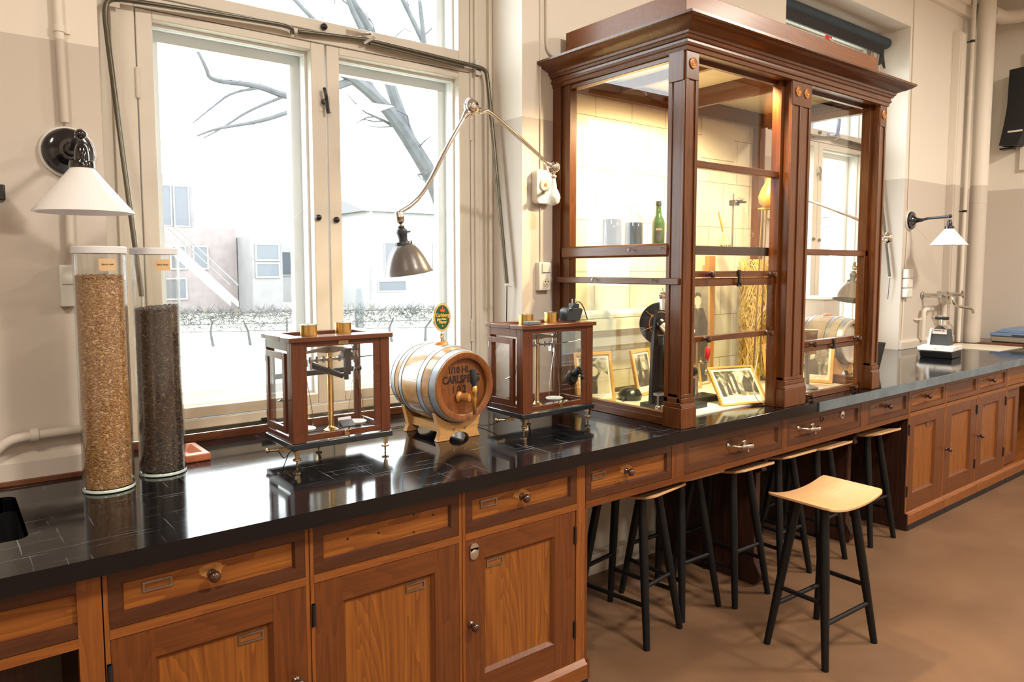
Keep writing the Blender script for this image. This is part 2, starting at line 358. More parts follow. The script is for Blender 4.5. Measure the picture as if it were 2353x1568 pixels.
    def frame4(s, x0, x1, z0, z1, y0, y1, w, wt=None, wb=None, m=0):
        wt = w if wt is None else wt; wb = w if wb is None else wb
        s.box(x0, x0+w, y0, y1, z0, z1, m); s.box(x1-w, x1, y0, y1, z0, z1, m)
        s.box(x0+w, x1-w, y0, y1, z1-wt, z1, m); s.box(x0+w, x1-w, y0, y1, z0, z0+wb, m); return s
    def build(s, name, mats, parent=None, sub=0, bevel=0, angle=38):
        mats = [mats] if isinstance(mats, str) else mats
        o0 = V((0, 0, 0)); root = parent
        while root is not None and root.parent is not None: root = root.parent
        if root is not None: o0 = root.location
        me = bpy.data.meshes.new(name)
        me.from_pydata([(p[0]-o0.x, p[1]-o0.y, p[2]-o0.z) for p in s.v], [], s.f)
        for k in mats: me.materials.append(M(k))
        me.polygons.foreach_set('material_index', s.m)
        me.polygons.foreach_set('use_smooth', [True]*len(s.f)); me.update(); me.set_sharp_from_angle(angle=R(angle))
        o = bpy.data.objects.new(name, me); C.objects.link(o)
        if parent is not None: o.parent = parent
        if bevel:
            bv = o.modifiers.new('bevel', 'BEVEL'); bv.width = bevel; bv.segments = 2; bv.limit_method = 'ANGLE'; bv.angle_limit = R(40)
        if sub:
            sb = o.modifiers.new('sub', 'SUBSURF'); sb.levels = sub; sb.render_levels = sub
        return o
def tag(o, label=None, cat=None, group=None, kind=None):
    if label: o['label'] = label
    if cat: o['category'] = cat
    if group: o['group'] = group
    if kind: o['kind'] = kind
    return o
def thing(name, label, cat, loc, group=None):
    o = bpy.data.objects.new(name, None); C.objects.link(o); o.location = loc; o.empty_display_size = 0.05
    return tag(o, label, cat, group)
def struct(o, label=None): o['kind'] = 'structure'; return tag(o, label) if label else o
def children(o): return [c for c in bpy.data.objects if c.parent == o]
def copy_tree(o, parent=None):
    c = o.copy(); C.objects.link(c)
    if parent: c.parent = parent
    for ch in children(o): copy_tree(ch, c)
    return c
def text(name, body, size, mat, loc, parent, rot=(R(90), 0, 0), extrude=0.0006, align='CENTER', shear=0, sx=1.0, offset=0.0):
    """lettering as a thin raised mesh; loc is a world point"""
    cu = bpy.data.curves.new(name, 'FONT'); cu.body = body; cu.size = size; cu.extrude = extrude; cu.align_x = align; cu.align_y = 'CENTER'; cu.shear = shear; cu.offset = offset
    t = bpy.data.objects.new('tmp', cu); C.objects.link(t)
    dg = bpy.context.evaluated_depsgraph_get(); me = bpy.data.meshes.new_from_object(t.evaluated_get(dg)); bpy.data.objects.remove(t); me.name = name
    for v in me.vertices: v.co.x *= sx
    me.materials.clear(); me.materials.append(M(mat))
    o = bpy.data.objects.new(name, me); C.objects.link(o); o.rotation_euler = rot; root = parent
    while root.parent is not None: root = root.parent
    o.location = V(loc)-root.location; o.parent = parent
    return o

# ------------------------------------------------------------------ room shell
YW = 2.64; YB = 3.10; XR = 7.65; XL = -3.4; YF = -4.8; ZC = 4.0
N1 = (0.44, 2.163); N2 = (4.306, 6.029); ZN = 3.40; ZT = 0.90
struct(MB().box(XL, XR, YF, YW, -0.06, 0).build('floor', 'linoleum'), 'brown speckled linoleum floor')
struct(MB().box(XL-.2, XR+.2, YF-.2, YB, ZC, ZC+.1).build('ceiling', 'ceiling_white'))
w = MB(); w.box(XL, N1[0], YW, YB, -.06, ZC); w.box(N1[1], N2[0], YW, YB, -.06, ZC); w.box(N2[1], XR+.2, YW, YB, -.06, ZC)
for n in (N1, N2): w.box(n[0], n[1], YW, YB, -.06, .86); w.box(n[0], n[1], YW, YB, ZN, ZC)
struct(w.build('wall_back', 'wall_paint'), 'long window wall painted cream above and beige below')
struct(MB().box(XR, XR+.2, YF, YW, -.06, ZC).build('wall_right', 'wall_paint'), 'end wall painted cream above and beige below')
struct(MB().box(XL-.2, XL, YF, YB, -.06, ZC).build('wall_left', 'wall_paint'))
struct(MB().box(XL-.2, XR+.2, YF-.2, YF, -.06, ZC).build('wall_front', 'wall_paint'))
struct(MB().box(1.84, 4.42, 2.615, YW, 0, .82).box(1.84, 4.42, 2.56, 2.615, 0, .10).build('baseboard_back', 'joinery'), 'pale panelling and skirting under the worktop')
s = MB(); s.box(XL, N1[0]-.004, 2.615, YW, .912, .965); s.prism([(2.615, .965), (YW, .965), (YW, .985)], 'x', XL, N1[0]-.004)
struct(s.build('baseboard_left', 'wall_paint'), 'low painted upstand behind the worktop on the left')
s = MB(); s.box(N2[1]+.004, 7.05, 2.615, YW, .902, .955); s.prism([(2.615, .955), (YW, .955), (YW, .975)], 'x', N2[1]+.004, 7.05)
struct(s.build('baseboard_right', 'wall_paint'), 'low painted upstand behind the worktop on the right')
struct(MB().box(XL, N1[0], 2.60, YW, .9005, .913).build('trim_1', 'strip_wood'), 'thin brown wooden strip along the left wall')
struct(MB().box(N1[0]+.002, N1[1]-.002, 2.85, 2.88, .9005, .925).build('trim_2', 'strip_wood'), 'thin brown wooden strip under the large window')
struct(MB().box(N2[0]+.002, N2[1]-.002, 2.85, 2.88, .9005, .925).build('trim_3', 'strip_wood'), 'thin brown wooden strip under the far window')

# ------------------------------------------------------------------ windows
def knob_round(mb, p, r, m=0): mb.lathe([(0.0, 0), (r*.8, .001), (r, r*.4), (r*.9, r*1.0), (r*.5, r*1.35), (0.0, r*1.4)], p, (0, -1, 0), 16, m)
def window(n, dx, label):
    w = bpy.data.objects.new('window_%d' % n, None); C.objects.link(w); w.location = (1.30+dx, 2.88, .93); struct(w, label)
    Y = 2.88
    f = MB()
    xa, xb = .442+dx, 2.161+dx
    f.box(xa, .596+dx, Y, 3.06, .926, ZN-.002); f.box(2.045+dx, xb, Y, 3.06, .926, ZN-.002)
    f.box(xa+.075, xa+.098, Y-.012, Y, .96, ZN-.002); f.box(xb-.098, xb-.075, Y-.012, Y, .96, ZN-.002)
    f.box(xa, xa+.02, Y-.02, Y, .93, ZN-.002); f.box(xb-.02, xb, Y-.02, Y, .93, ZN-.002)
    f.box(.596+dx, 2.045+dx, Y, 3.06, .926, .979); f.box(.596+dx, 2.045+dx, Y, 3.06, 2.474, 2.515); f.box(.596+dx, 2.045+dx, Y, 3.06, 3.30, ZN-.002)
    f.build('window_frame', 'joinery', w, bevel=.003)
    MB().box(.596+dx, 2.045+dx, Y-.012, Y, .93, .945).build('weather_strip', 'dark_pipe', w)
    def sash(x0, x1, z0, z1, bl, br, bt, bb):
        s = MB().frame4(x0, x1, z0, z1, Y, 2.925, bl, bt, bb)
        if bl != br: s = MB(); s.box(x0, x0+bl, Y, 2.925, z0, z1); s.box(x1-br, x1, Y, 2.925, z0, z1); s.box(x0+bl, x1-br, Y, 2.925, z1-bt, z1); s.box(x0+bl, x1-br, Y, 2.925, z0, z0+bb)
        so = s.build('window_sash', 'joinery', w, bevel=.003)
        a0, a1, c0, c1 = x0+bl, x1-br, z0+bb, z1-bt
        q = MB()
        q.frame4(a0-.002, a1+.002, c0-.002, c1+.002, 2.925, 2.965, .012); q.frame4(a0-.02, a1+.02, c0-.02, c1+.02, 3.0, 3.04, .062); q.frame4(a0-.002, a1+.002, c0-.002, c1+.002, 2.965, 3.0, .004)
        q.build('white_rebate', 'joinery_white', so)
        MB().box(a0+.01, a1-.01, 2.944, 2.948, c0+.01, c1-.01).build('glass_pane', 'window_glass', so)
        return so
    l = sash(.600+dx, 1.310+dx, .984, 2.470, .054, .060, .030, .043)
    r2 = sash(1.318+dx, 2.041+dx, .984, 2.470, .056, .062, .030, .043)
    u = sash(.600+dx, 2.041+dx, 2.519, 3.296, .054, .062, .042, .045)
    k = MB(); knob_round(k, (1.265+dx, Y, 1.763), .013); k.build('sash_knob', 'black_metal', l)
    k = MB(); knob_round(k, (1.346+dx, Y, 1.757), .013); k.build('sash_knob', 'black_metal', r2)
    k = MB(); knob_round(k, (1.307+dx, Y, 2.540), .014); k.build('sash_knob', 'black_metal', u)
    k = MB(); k.tube([(1.296+dx, Y-.02, 2.29), (1.300+dx, Y-.028, 2.26), (1.306+dx, Y-.02, 2.235), (1.312+dx, Y-.02, 2.19)], [.007, .008], 10, smooth=1); k.cyl((1.300+dx, Y, 2.238), (1.300+dx, Y-.026, 2.238), .011); k.build('turn_catch', 'black_metal', l)
    MB().box(1.281+dx, 1.295+dx, Y-.002, Y, 2.20, 2.265).build('catch_plate', 'joinery', l)
    MB().box(1.326+dx, 1.338+dx, Y-.002, Y, 2.20, 2.265).build('catch_plate', 'joinery', r2)
    for (hx, hz) in ((.598, 2.21), (.598, 1.25), (2.043, 2.21), (2.043, 1.25)):
        h = MB(); h.cyl((hx+dx, Y-.003, hz-.045), (hx+dx, Y-.003, hz+.045), .0075); h.ell((hx+dx, Y-.003, hz+.048), .0075); h.ell((hx+dx, Y-.003, hz-.048), .0075); h.build('hinge', 'joinery', w)
    b = MB(); b.box(1.41+dx, 1.475+dx, Y-.003, Y, 2.515, 2.55); b.tube([(1.43+dx, Y-.01, 2.528), (1.51+dx, Y-.03, 2.545), (1.515+dx, Y-.05, 2.525), (1.475+dx, Y-.03, 2.50)], .006, 8); b.build('fanlight_catch', 'chrome', u)
    if n == 2: MB().tube([(5.33, Y-.03, 2.76), (5.36, Y-.05, 2.64), (5.375, Y-.03, 2.53)], .016, 8).build('fanlight_stay', 'blue_crate', u)
    b = MB(); b.box(1.0+dx, 1.055+dx, Y-.022, Y-.012, .944, .957); b.build('latch', 'black_metal', w)
    return w
window(1, 0, 'large casement window with a fanlight above the worktop')
window(2, N2[0]-N1[0], 'second casement window seen beside and through the wooden cupboard')

def opener(dx, left_label, right_label):
    o = MB(); o.tube([(1.167+dx, 2.862, 2.485), (1.155+dx, 2.842, 2.502), (1.05+dx, 2.842, 2.500), (.56+dx, 2.842, 2.478), (.515+dx, 2.842, 2.472), (.497+dx, 2.842, 2.44), (.498+dx, 2.835, 2.36), (.548+dx, 2.70, 1.46)], .009, 12, smooth=2)
    o = o.build('opener_rod', 'dark_pipe'); tag(o, left_label, 'window rod', 'window opener rods')
    c = MB(); c.box(.512+dx, .545+dx, 2.845, 2.85, 2.447, 2.497); c.build('bracket', 'nickel', o)
    c = MB(); c.tube([(.548+dx, 2.70, 1.46), (.549+dx, 2.70, 1.38)], .004, 8); c.ell((.549+dx, 2.70, 1.375), .009); c.build('pull_end', 'white_plastic', o)
    o = MB(); o.tube([(1.19+dx, 2.856, 2.494), (1.46+dx, 2.856, 2.516), (1.52+dx, 2.85, 2.516), (2.02+dx, 2.845, 2.497), (2.085+dx, 2.845, 2.495), (2.112+dx, 2.842, 2.48), (2.118+dx, 2.84, 2.43), (2.119+dx, 2.83, 2.36), (2.128+dx, 2.71, 1.48)], .0095, 12, smooth=2)
    o.cyl((1.50+dx, 2.848, 2.502), (1.98+dx, 2.843, 2.482), .008)
    o = o.build('opener_rod', 'dark_pipe'); tag(o, right_label, 'window rod', 'window opener rods')
    c = MB(); c.box(2.055+dx, 2.085+dx, 2.852, 2.858, 2.462, 2.530); c.build('bracket', 'nickel', o)
    c = MB(); c.ell((2.128+dx, 2.71, 1.475), .010); c.cyl((2.128+dx, 2.71, 1.475), (2.15+dx, 2.70, 1.468), .005); c.build('end_clip', 'white_plastic', o)
    MB().tube([(2.129+dx, 2.71, 1.47), (2.134+dx, 2.72, 1.30)], .0025, 6).build('pull_wire', 'black_rubber', o)
opener(0, 'bent dark metal rod hanging down the left side of the large window', 'bent dark metal rod hanging down the right side of the large window')
opener(N2[0]-N1[0], 'bent rod on the left of the far window behind the cupboard', 'bent rod on the right of the far window, beside the cupboard post')

# ------------------------------------------------------------------ wall pipes, conduits, sockets
o = MB().tube([(.322, 2.622, 3.9), (.328, 2.622, 2.6), (.336, 2.622, 2.0)], .0125, 14).cyl((.332, 2.622, 2.27), (.332, 2.622, 2.29), .016).box(.332, .362, 2.632, 2.64, 2.272, 2.288).build('conduit_pipe', 'wall_paint'); tag(o, 'painted vertical conduit running up the wall above the left lamp', 'pipe')
o = MB().tube([(.336, 2.622, 1.85), (.333, 2.622, 1.56)], .0125, 14).build('conduit_pipe', 'wall_paint'); tag(o, 'short painted conduit between the left wall lamp and the switch box below it', 'pipe')
o = MB().tube([(-.3, 2.60, .93), (.02, 2.60, .955), (.09, 2.60, .985), (.135, 2.60, 1.035), (.18, 2.60, 1.047), (.345, 2.60, 1.049), (.42, 2.60, 1.049)], .015, 14, smooth=2).build('water_pipe', 'wall_paint')
MB().cyl((.20, 2.60, 1.048), (.222, 2.60, 1.048), .021).box(.205, .217, 2.61, 2.64, 1.04, 1.056).build('pipe_clip', 'wall_paint', o); tag(o, 'painted pipe with a bend low on the left wall', 'pipe')
t = MB().box(.300, .345, 2.605, 2.64, 1.435, 1.565).build('switch_box', 'white_plastic', bevel=.004); tag(t, 'white switch box on the wall behind the tall jar of pale grain', 'socket')
MB().box(.304, .341, 2.600, 2.606, 1.505, 1.56).build('rocker', 'white_plastic', t, bevel=.002)
t = MB().box(.10, .166, 2.50, 2.60, 1.745, 1.79).cyl((.13, 2.60, 1.77), (.13, 2.64, 1.77), .02).build('wall_bracket', 'black_metal', bevel=.004); tag(t, 'small black bracket cut off by the left edge of the photo', 'bracket')

t = thing('wall_socket', 'white switch and socket unit on the wall left of the cupboard', 'socket', (2.282, 2.64, 1.515), 'white wall sockets')
MB().box(2.246, 2.318, 2.612, 2.64, 1.447, 1.580).build('box', 'white_plastic', t, bevel=.003)
b = MB().box(2.262, 2.316, 2.606, 2.6125, 1.532, 1.575).build('rocker', 'white_plastic', t, bevel=.002)
b = MB().cyl((2.290, 2.6125, 1.485), (2.290, 2.609, 1.485), .021, seg=28).build('socket_face', 'cream_plastic', t)
h = MB()
for (a, c) in ((-.009, .004), (.009, .004), (0, -.010)): h.cyl((2.290+a, 2.6095, 1.485+c), (2.290+a, 2.608, 1.485+c), .0028, seg=10)
h.build('pin_hole', 'hole_black', b)
o = MB().tube([(2.270, 2.636, 3.9), (2.272, 2.636, 2.02)], .0045, 8).build('cable', 'wall_paint'); tag(o, 'thin painted cable coming down the wall to the swing arm lamp', 'cable')
o = MB().tube([(2.273, 2.636, 1.845), (2.274, 2.636, 1.58)], .0045, 8).build('cable', 'wall_paint'); tag(o, 'thin painted cable between the swing arm lamp box and the socket below', 'cable')
o = MB().tube([(2.303, 2.63, 3.9), (2.303, 2.63, 2.62), (2.306, 2.63, 2.57), (2.335, 2.63, 2.545), (2.40, 2.63, 2.54)], .007, 10, smooth=2).build('conduit_pipe', 'wall_paint'); tag(o, 'thin painted conduit curving behind the left end of the cupboard cornice', 'pipe')

# right end: pipes and mouldings near the corner
o = MB().lathe([(.065, .905), (.065, 3.95)], (7.10, 2.50, 0), seg=36).build('drain_pipe', 'wall_paint'); tag(o, 'thick painted pipe from worktop to ceiling in the far corner', 'pipe')
MB().lathe([(.067, 2.105), (.067, 2.113)], (7.10, 2.50, 0), seg=36).build('joint_ring', 'cream_plastic', o)
o = MB().tube([(6.955, 2.55, .91), (6.965, 2.55, 3.95)], .016, 16).build('water_pipe', 'pipe_paint'); tag(o, 'slim painted pipe standing left of the thick corner pipe', 'pipe')
for z in (2.02, 3.43):
    MB().lathe([(.019, z), (.019, z+.018)], (6.96, 2.55, 0), seg=20).cyl((6.96, 2.565, z+.009), (6.945, 2.635, z+.009), .005).build('pipe_clamp', 'black_metal', o)
MB().lathe([(.018, 2.95), (.022, 2.97), (.018, 2.99)], (6.962, 2.55, 0), seg=20).build('pipe_joint', 'pipe_paint', o)
o = MB().box(6.80, 6.935, 2.585, 2.639, .985, 3.50).box(6.82, 6.84, 2.577, 2.585, .985, 3.50).build('pilaster', 'wall_paint'); tag(o, 'narrow painted duct running up the wall beside the corner pipes', 'duct')
struct(MB().box(6.06, 7.2, 2.60, 2.64, 3.66, 3.74).box(6.06, 7.2, 2.57, 2.64, 3.74, 3.78).build('trim_4', 'wall_paint'))
o = MB().tube([(7.175, 2.50, 3.70), (7.38, 2.48, 3.70), (7.45, 2.38, 3.70), (7.45, 1.4, 3.70), (7.45, -2, 3.70)], .058, 18).build('overhead_pipe', 'wall_paint'); tag(o, 'thick painted pipe leading off along the end wall near the ceiling', 'pipe')
o = MB().box(7.615, 7.65, .8, 2.375, 2.405, 3.42).build('wall_board', 'wall_paint', bevel=.004); tag(o, 'large cream board on the end wall behind the black loudspeaker', 'board')

t = thing('wall_speaker', 'black curved loudspeaker hung on the end wall at the right edge', 'loudspeaker', (7.50, 2.1, 2.65))
MB().prism([(2.43, 3.257), (2.435, 2.95), (2.455, 2.78), (2.483, 2.62), (2.345, 2.605), (2.30, 2.74), (2.0, 2.78), (2.0, 3.285)], 'x', 7.45, 7.60).build('cabinet', 'black_rubber', t)
MB().box(7.446, 7.45, 2.31, 2.42, 2.72, 2.735).build('name_plate', 'porcelain', t)
MB().box(7.60, 7.649, 2.34, 2.46, 2.62, 2.90).box(7.52, 7.60, 2.40, 2.50, 2.59, 2.605).build('wall_bracket', 'black_metal', t)

# roller blind in the second niche
t = thing('roller_blind', 'dark blue roller blind rolled up in the far window niche', 'blind', (5.2, 2.80, 3.25))
MB().cyl((4.33, 2.80, 3.30), (5.98, 2.80, 3.30), .042, seg=28).build('roll', 'blind_cloth', t)
MB().box(4.35, 5.90, 2.775, 2.79, 3.195, 3.27).prism([(5.86, 3.195), (5.90, 3.195), (5.93, 3.10), (5.88, 3.14), (5.84, 3.11)], 'y', 2.775, 2.79).build('cloth_hem', 'black_rubber', t)
MB().box(5.02, 5.10, 2.765, 2.775, 3.13, 3.18).build('tape', 'red_tape', t)
MB().cyl((5.98, 2.80, 3.30), (6.02, 2.80, 3.30), .02).build('end_bracket', 'steel', t)
MB().tube([(5.05, 2.76, 3.16), (5.5, 2.76, 3.05), (6.0, 2.76, 2.93)], .006, 8).build('pull_cord', 'cream_board', t)

# ------------------------------------------------------------------ worktops
YE = 1.8265
w = MB()
sx0, sx1, sy0, sy1 = -.35, .148, 2.07, 2.49
w.box(-2.2, sx0, YE, 2.615, .855, .9); w.box(sx1, 2.438, YE, 2.615, .855, .9); w.box(sx0, sx1, YE, sy0, .855, .9); w.box(sx0, sx1, sy1, 2.615, .855, .9)
wt = w.build('worktop', 'worktop'); tag(wt, 'long black polished worktop under the large window, scratched and reflecting it', 'worktop')
n = 6; cr = []
for (cxx, cyy, a0) in ((sx1-.03, sy1-.03, 0), (sx0+.03, sy1-.03, 90), (sx0+.03, sy0+.03, 180), (sx1-.03, sy0+.03, 270)):
    cr.append([(cxx+.03*math.cos(R(a0+90*i/n)), cyy+.03*math.sin(R(a0+90*i/n))) for i in range(n+1)])
for q, (cxx, cyy) in zip(cr, ((sx1, sy1), (sx0, sy1), (sx0, sy0), (sx1, sy0))): MB().prism([(cxx, cyy)]+q, 'z', .857, .8998).build('sink_corner', 'worktop', wt)
k = MB(); ring = [p for q in cr for p in q]; nn = len(ring)
k._add([(x, y, .8985) for x, y in ring]+[(x, y, .70) for x, y in ring], [((i+1) % nn, i, nn+i, nn+(i+1) % nn) for i in range(nn)]+[tuple(range(nn, 2*nn))])
k.build('sink_basin', 'black_paint', wt)
w = MB(); w.box(XL, N1[0], 2.6155, YW, .857, .9); w.box(N1[0], N1[1], 2.617, 2.88, .861, .8995); w.box(N1[1], 2.438, 2.6155, YW, .857, .9)
tag(w.build('sill_board', 'worktop'), 'black sill slab filling the large window niche behind the worktop', 'sill')
w = MB(); w.box(2.441, XR, YE+.003, 2.615, .852, .9)
wr = w.build('worktop', 'worktop', bevel=.003); tag(wr, 'black worktop running under the wooden cupboard to the far corner', 'worktop')
w = MB(); w.box(3.36, XR, YE-.004, YE+.003, .853, .8995)  # grey edging; the pale blue-grey reflection on it is put into its colour
for x in (3.9, 4.55, 5.3, 6.1): w.box(x, x+.002, YE-.0046, YE-.004, .853, .8995)
w.build('sheen_edging', 'slate_edge', wr)
w = MB(); w.box(N2[0], N2[1], 2.615, 2.88, .855, .8995); tag(w.build('sill_board', 'worktop'), 'black sill slab in the far window niche', 'sill')

# ------------------------------------------------------------------ base cabinets
YC = 1.88
def knob(parent, x, z, y=None, s=.82, mat='knob_wood'):
    y = YC+.008 if y is None else y
    k = MB().lathe([(.0145*s, -.002), (.0145*s, .003), (.0085*s, .008), (.0080*s, .018*s), (.0125*s, .024*s), (.0185*s, .031*s), (.0175*s, .039*s), (.0125*s, .044*s), (.0065*s, .047*s), (.0, .048*s)], (x, y, z), (0, -1, 0), 20)
    return k.build('knob', mat, parent)
def holder(parent, x, z, y=None, w=.068, h=.026):
    y = YC+.0075 if y is None else y
    k = MB().frame4(x-w/2, x+w/2, z-h/2, z+h/2, y-.004, y+.001, .005)
    k.box(x-w/2+.005, x+w/2-.005, y-.001, y+.001, z-h/2+.005, z+h/2-.005, 1)
    return k.build('label_holder', ['dull_metal', 'face_x'], parent)
def drawer(parent, x0, x1, z0, z1, kx=None, hx=None, wear=False, border=.028, mats=('border_x', 'pine_x')):
    d = MB().front(x0, x1, z0, z1, YC, .15, border, .010, .006).build('drawer', list(mats), parent)
    if kx is not None:
        zk = (z0+z1)/2+.004; knob(d, kx, zk, YC+.010)
        if wear:
            rg = random.Random(int(kx*1000)); pts = []
            for i in range(22):
                a = 2*math.pi*i/22; q = rg.uniform(.72, 1.12); pts.append((kx+.036*q*math.cos(a), zk+.008+.017*q*math.sin(a)))
            MB().prism(pts, 'y', YC+.0094, YC+.0101).build('worn_patch', 'worn_pine', d)
    if hx is not None: holder(d, hx, (z0+z1)/2+.012, YC+.010)
    return d
def door(parent, x0, x1, z0, z1, bl, br, kx=None, kz=.40, hx=None, hz=.572, hinge=None, lock=None, mats=('frame_z', 'pine_z')):
    d = MB()
    y = YC
    # stiles and rails as separate timbers, then the sunk panel with a small moulding
    d.box(x0, x0+bl, y, y+.022, z0, z1, 0); d.box(x1-br, x1, y, y+.022, z0, z1, 0)
    d.box(x0+bl, x1-br, y+.0004, y+.022, z1-.073, z1, 2); d.box(x0+bl, x1-br, y+.0004, y+.022, z0, z0+.10, 2)
    a0, a1, c0, c1 = x0+bl, x1-br, z0+.10, z1-.073; e = .012
    vs = [(a0, y+.001, c0), (a1, y+.001, c0), (a1, y+.001, c1), (a0, y+.001, c1), (a0+e, y+.013, c0+e), (a1-e, y+.013, c0+e), (a1-e, y+.013, c1-e), (a0+e, y+.013, c1-e)]
    d._add(vs, [(i, (i+1) % 4, 4+(i+1) % 4, 4+i) for i in range(4)], 0); d._add(vs[4:], [(0, 1, 2, 3)], 1)
    o = d.build('door', [mats[0], mats[1], mats[0][:-1]+'x'], parent)
    if kx is not None: knob(o, kx, kz, YC)
    if hx is not None: holder(o, hx, hz, YC+.013)
    if hinge is not None:
        for z in (z0+.125, z1-.09):
            MB().cyl((hinge, YC-.003, z-.03), (hinge, YC-.003, z+.03), .0055, seg=10).box(hinge-.006, hinge+.006, YC-.001, YC+.004, z-.034, z+.034).build('hinge', 'black_metal', o)
    if lock: MB().lathe([(.0, 0), (.017, .0), (.017, .006), (.013, .008), (.0, .008)], (lock[0], YC, lock[1]-.010), (0, -1, 0), 20).box(lock[0]-.0165, lock[0]+.0165, YC-.006, YC, lock[1]-.010, lock[1]+.012).lathe([(0, 0), (.0165, 0), (.0165, .006), (0, .006)], (lock[0], YC, lock[1]+.012), (0, -1, 0), 20).build('lock_plate', 'nickel', o)
    return o
def unit(label, xl, xr, wl, wr, zt=.851, group='built-in cabinets under the worktop', open_below=False, zb=.10):
    """carcass with face frame; xl..xr outer width, wl/wr stile widths"""
    t = thing('base_cabinet', label, 'cabinet', ((xl+xr)/2, YC, 0), group)
    b = MB(); g = .0015
    b.box(xl+g, xl+wl, YC-.001, YC+.02, zb, .838, 1); b.box(xr-wr, xr-g, YC-.001, YC+.02, zb, .838, 1)
    b.box(xl+g, xr-g, YC-.002, YC+.02, .838, zt, 0); b.box(xl+wl, xr-wr, YC-.0025, YC+.02, .677, .700, 0)
    b.box(xl+g, xl+.018, YC+.02, 2.60, zb if not open_below else .02, .84, 1); b.box(xr-.018, xr-g, YC+.02, 2.60, zb if not open_below else .02, .84, 1)
    if not open_below:
        b.box(xl+g, xr-g, YC-.019, YC+.02, .034, .088, 0); b.prism([(YC-.019, .088), (YC-.002, .104), (YC+.02, .104), (YC+.02, .088)], 'x', xl+g, xr-g, 0)
        b.box(xl+.018, xr-.018, YC+.02, 2.58, .085, .10, 0)
    b.build('carcass', ['face_x', 'face_z'], t)
    if not open_below: MB().box(xl+g, xr-g, YC-.022, YC+.01, .0005, .034).build('toe_strip', 'black_paint', t)
    return t
# A: cut off by the left edge, drawer above an open knee space with a recessed cupboard
t = unit('pine drawer over a dark knee space at the lower left corner', -.60, .270, .02, .052, open_below=True)
drawer(t, -.575, .256, .702, .836)
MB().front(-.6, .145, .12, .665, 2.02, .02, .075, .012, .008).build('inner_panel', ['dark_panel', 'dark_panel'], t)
# B
t = unit('pine cabinet with knobbed drawer, second from the left edge', .270, .779, .012, .012)
drawer(t, .283, .767, .702, .836, kx=.521, hx=.392, wear=True); door(t, .283, .768, .105, .675, .095, .095, kx=.733, kz=.415, hx=.617, hinge=.279)
# C
t = unit('pine cabinet with a knobless nail-marked drawer, between two knobbed drawers', .779, 1.292, .012, .012)
d = drawer(t, .792, 1.279, .702, .836)
nl = MB()
for (x, z) in ((.90, .775), (.99, .81), (1.0, .77), (1.12, .80), (1.12, .745), (1.19, .785), (.985, .73)): nl.cyl((x, YC+.0105, z), (x, YC+.0092, z), .0035, seg=10)
nl.build('nail_mark', 'black_paint', d)
door(t, .792, 1.279, .105, .675, .085, .090, hx=1.125, hinge=.788)
# D
t = unit('pine cabinet with lock plate and knob, next to the stools', 1.292, 1.84, .012, .045)
drawer(t, 1.305, 1.794, .702, .836, kx=1.547, hx=1.405, wear=True); door(t, 1.305, 1.790, .105, .675, .075, .100, kx=1.325, kz=.392, hx=1.432, hz=.573, hinge=1.788, lock=(1.337, .635))
MB().box(1.8405, 1.852, YC, 2.58, .10, .671).build('end_panel', 'frame_z', t)
MB().box(1.8405, 1.852, YC-.015, 2.58, .03, .10).build('plinth_end', 'frame_x', t)
# long drawer apron over the stools
def apron(label, xl, xr, xs):
    t = thing('drawer_apron', label, 'drawer unit', ((xl+xr)/2, YC, .7), 'built-in drawer rails over the stools')
    b = MB(); b.box(xl, xr, YC-.002, YC+.02, .838, .851, 0); b.box(xl, xr, YC-.001, YC+.25, .672, .698, 0)
    for (a, c) in xs: b.box(a, c, YC-.001, YC+.25, .698, .838, 1)
    b.box(xl, xr, YC+.31, YC+.33, .672, .85, 0)
    b.build('face_frame', ['frame_x', 'frame_z'], t); return t
t = apron('two wooden drawers over the left stools, one with a brass gas tap', 1.8415, 3.14, ((2.326, 2.404), (3.128, 3.14)))
drawer(t, 1.8425, 2.324, .700, .837, kx=2.066, hx=1.916, wear=True); dF = drawer(t, 2.406, 3.126, .700, .837, border=.03, mats=('border_x', 'mahogany_x'))
def gas_tap(parent, x, z):
    g = MB(); y = YC+.01
    g.lathe([(.017, 0), (.019, .004), (.012, .012), (.009, .02)], (x-.09, y, z+.012), (0, -1, 0), 18)
    g.tube([(x-.09, y-.015, z+.012), (x-.08, y-.04, z+.012), (x-.05, y-.052, z+.006), (x+.0, y-.052, z+.0)], .0085, 12, smooth=1)
    g.lathe([(.010, 0), (.015, .006), (.015, .05), (.010, .056)], (x-.03, y-.052, z+.002), (1, 0, 0), 18)
    g.cyl((x, y-.052, z), (x, y-.052, z+.032), .008); g.ell((x, y-.052, z+.036), .022, .007, .009)
    g.lathe([(.010, 0), (.013, .012), (.017, .05), (.020, .053), (.020, .060), (.013, .062)], (x+.02, y-.052, z), (1, 0, -.1), 18)
    g.cyl((x+.045, y-.052, z), (x+.045, y-.052, z-.035), .0035); g.ell((x+.045, y-.052, z-.037), .006)
    k_ = .68; g.v = [(x-.01+(p[0]-x+.01)*k_, y+(p[1]-y)*.75, z+(p[2]-z)*k_) for p in g.v]
    return g.build('gas_tap', 'nickel', parent)
gas_tap(dF, 2.785, .765)
t = apron('two wooden drawers under the right half of the cupboard, with gas tap and lock', 3.1415, 4.463, ((3.1415, 3.17), (3.89, 3.966), (4.455, 4.463)))
dG = drawer(t, 3.172, 3.888, .700, .837, border=.03, mats=('border_x', 'mahogany_x')); gas_tap(dG, 3.352, .765)
MB().lathe([(.018, 0), (.019, .002), (.011, .003), (.011, .0025)], (3.51, YC+.010, .790), (0, -1, 0), 24, closed=True).build('ring_mark', 'knob_wood', dG)
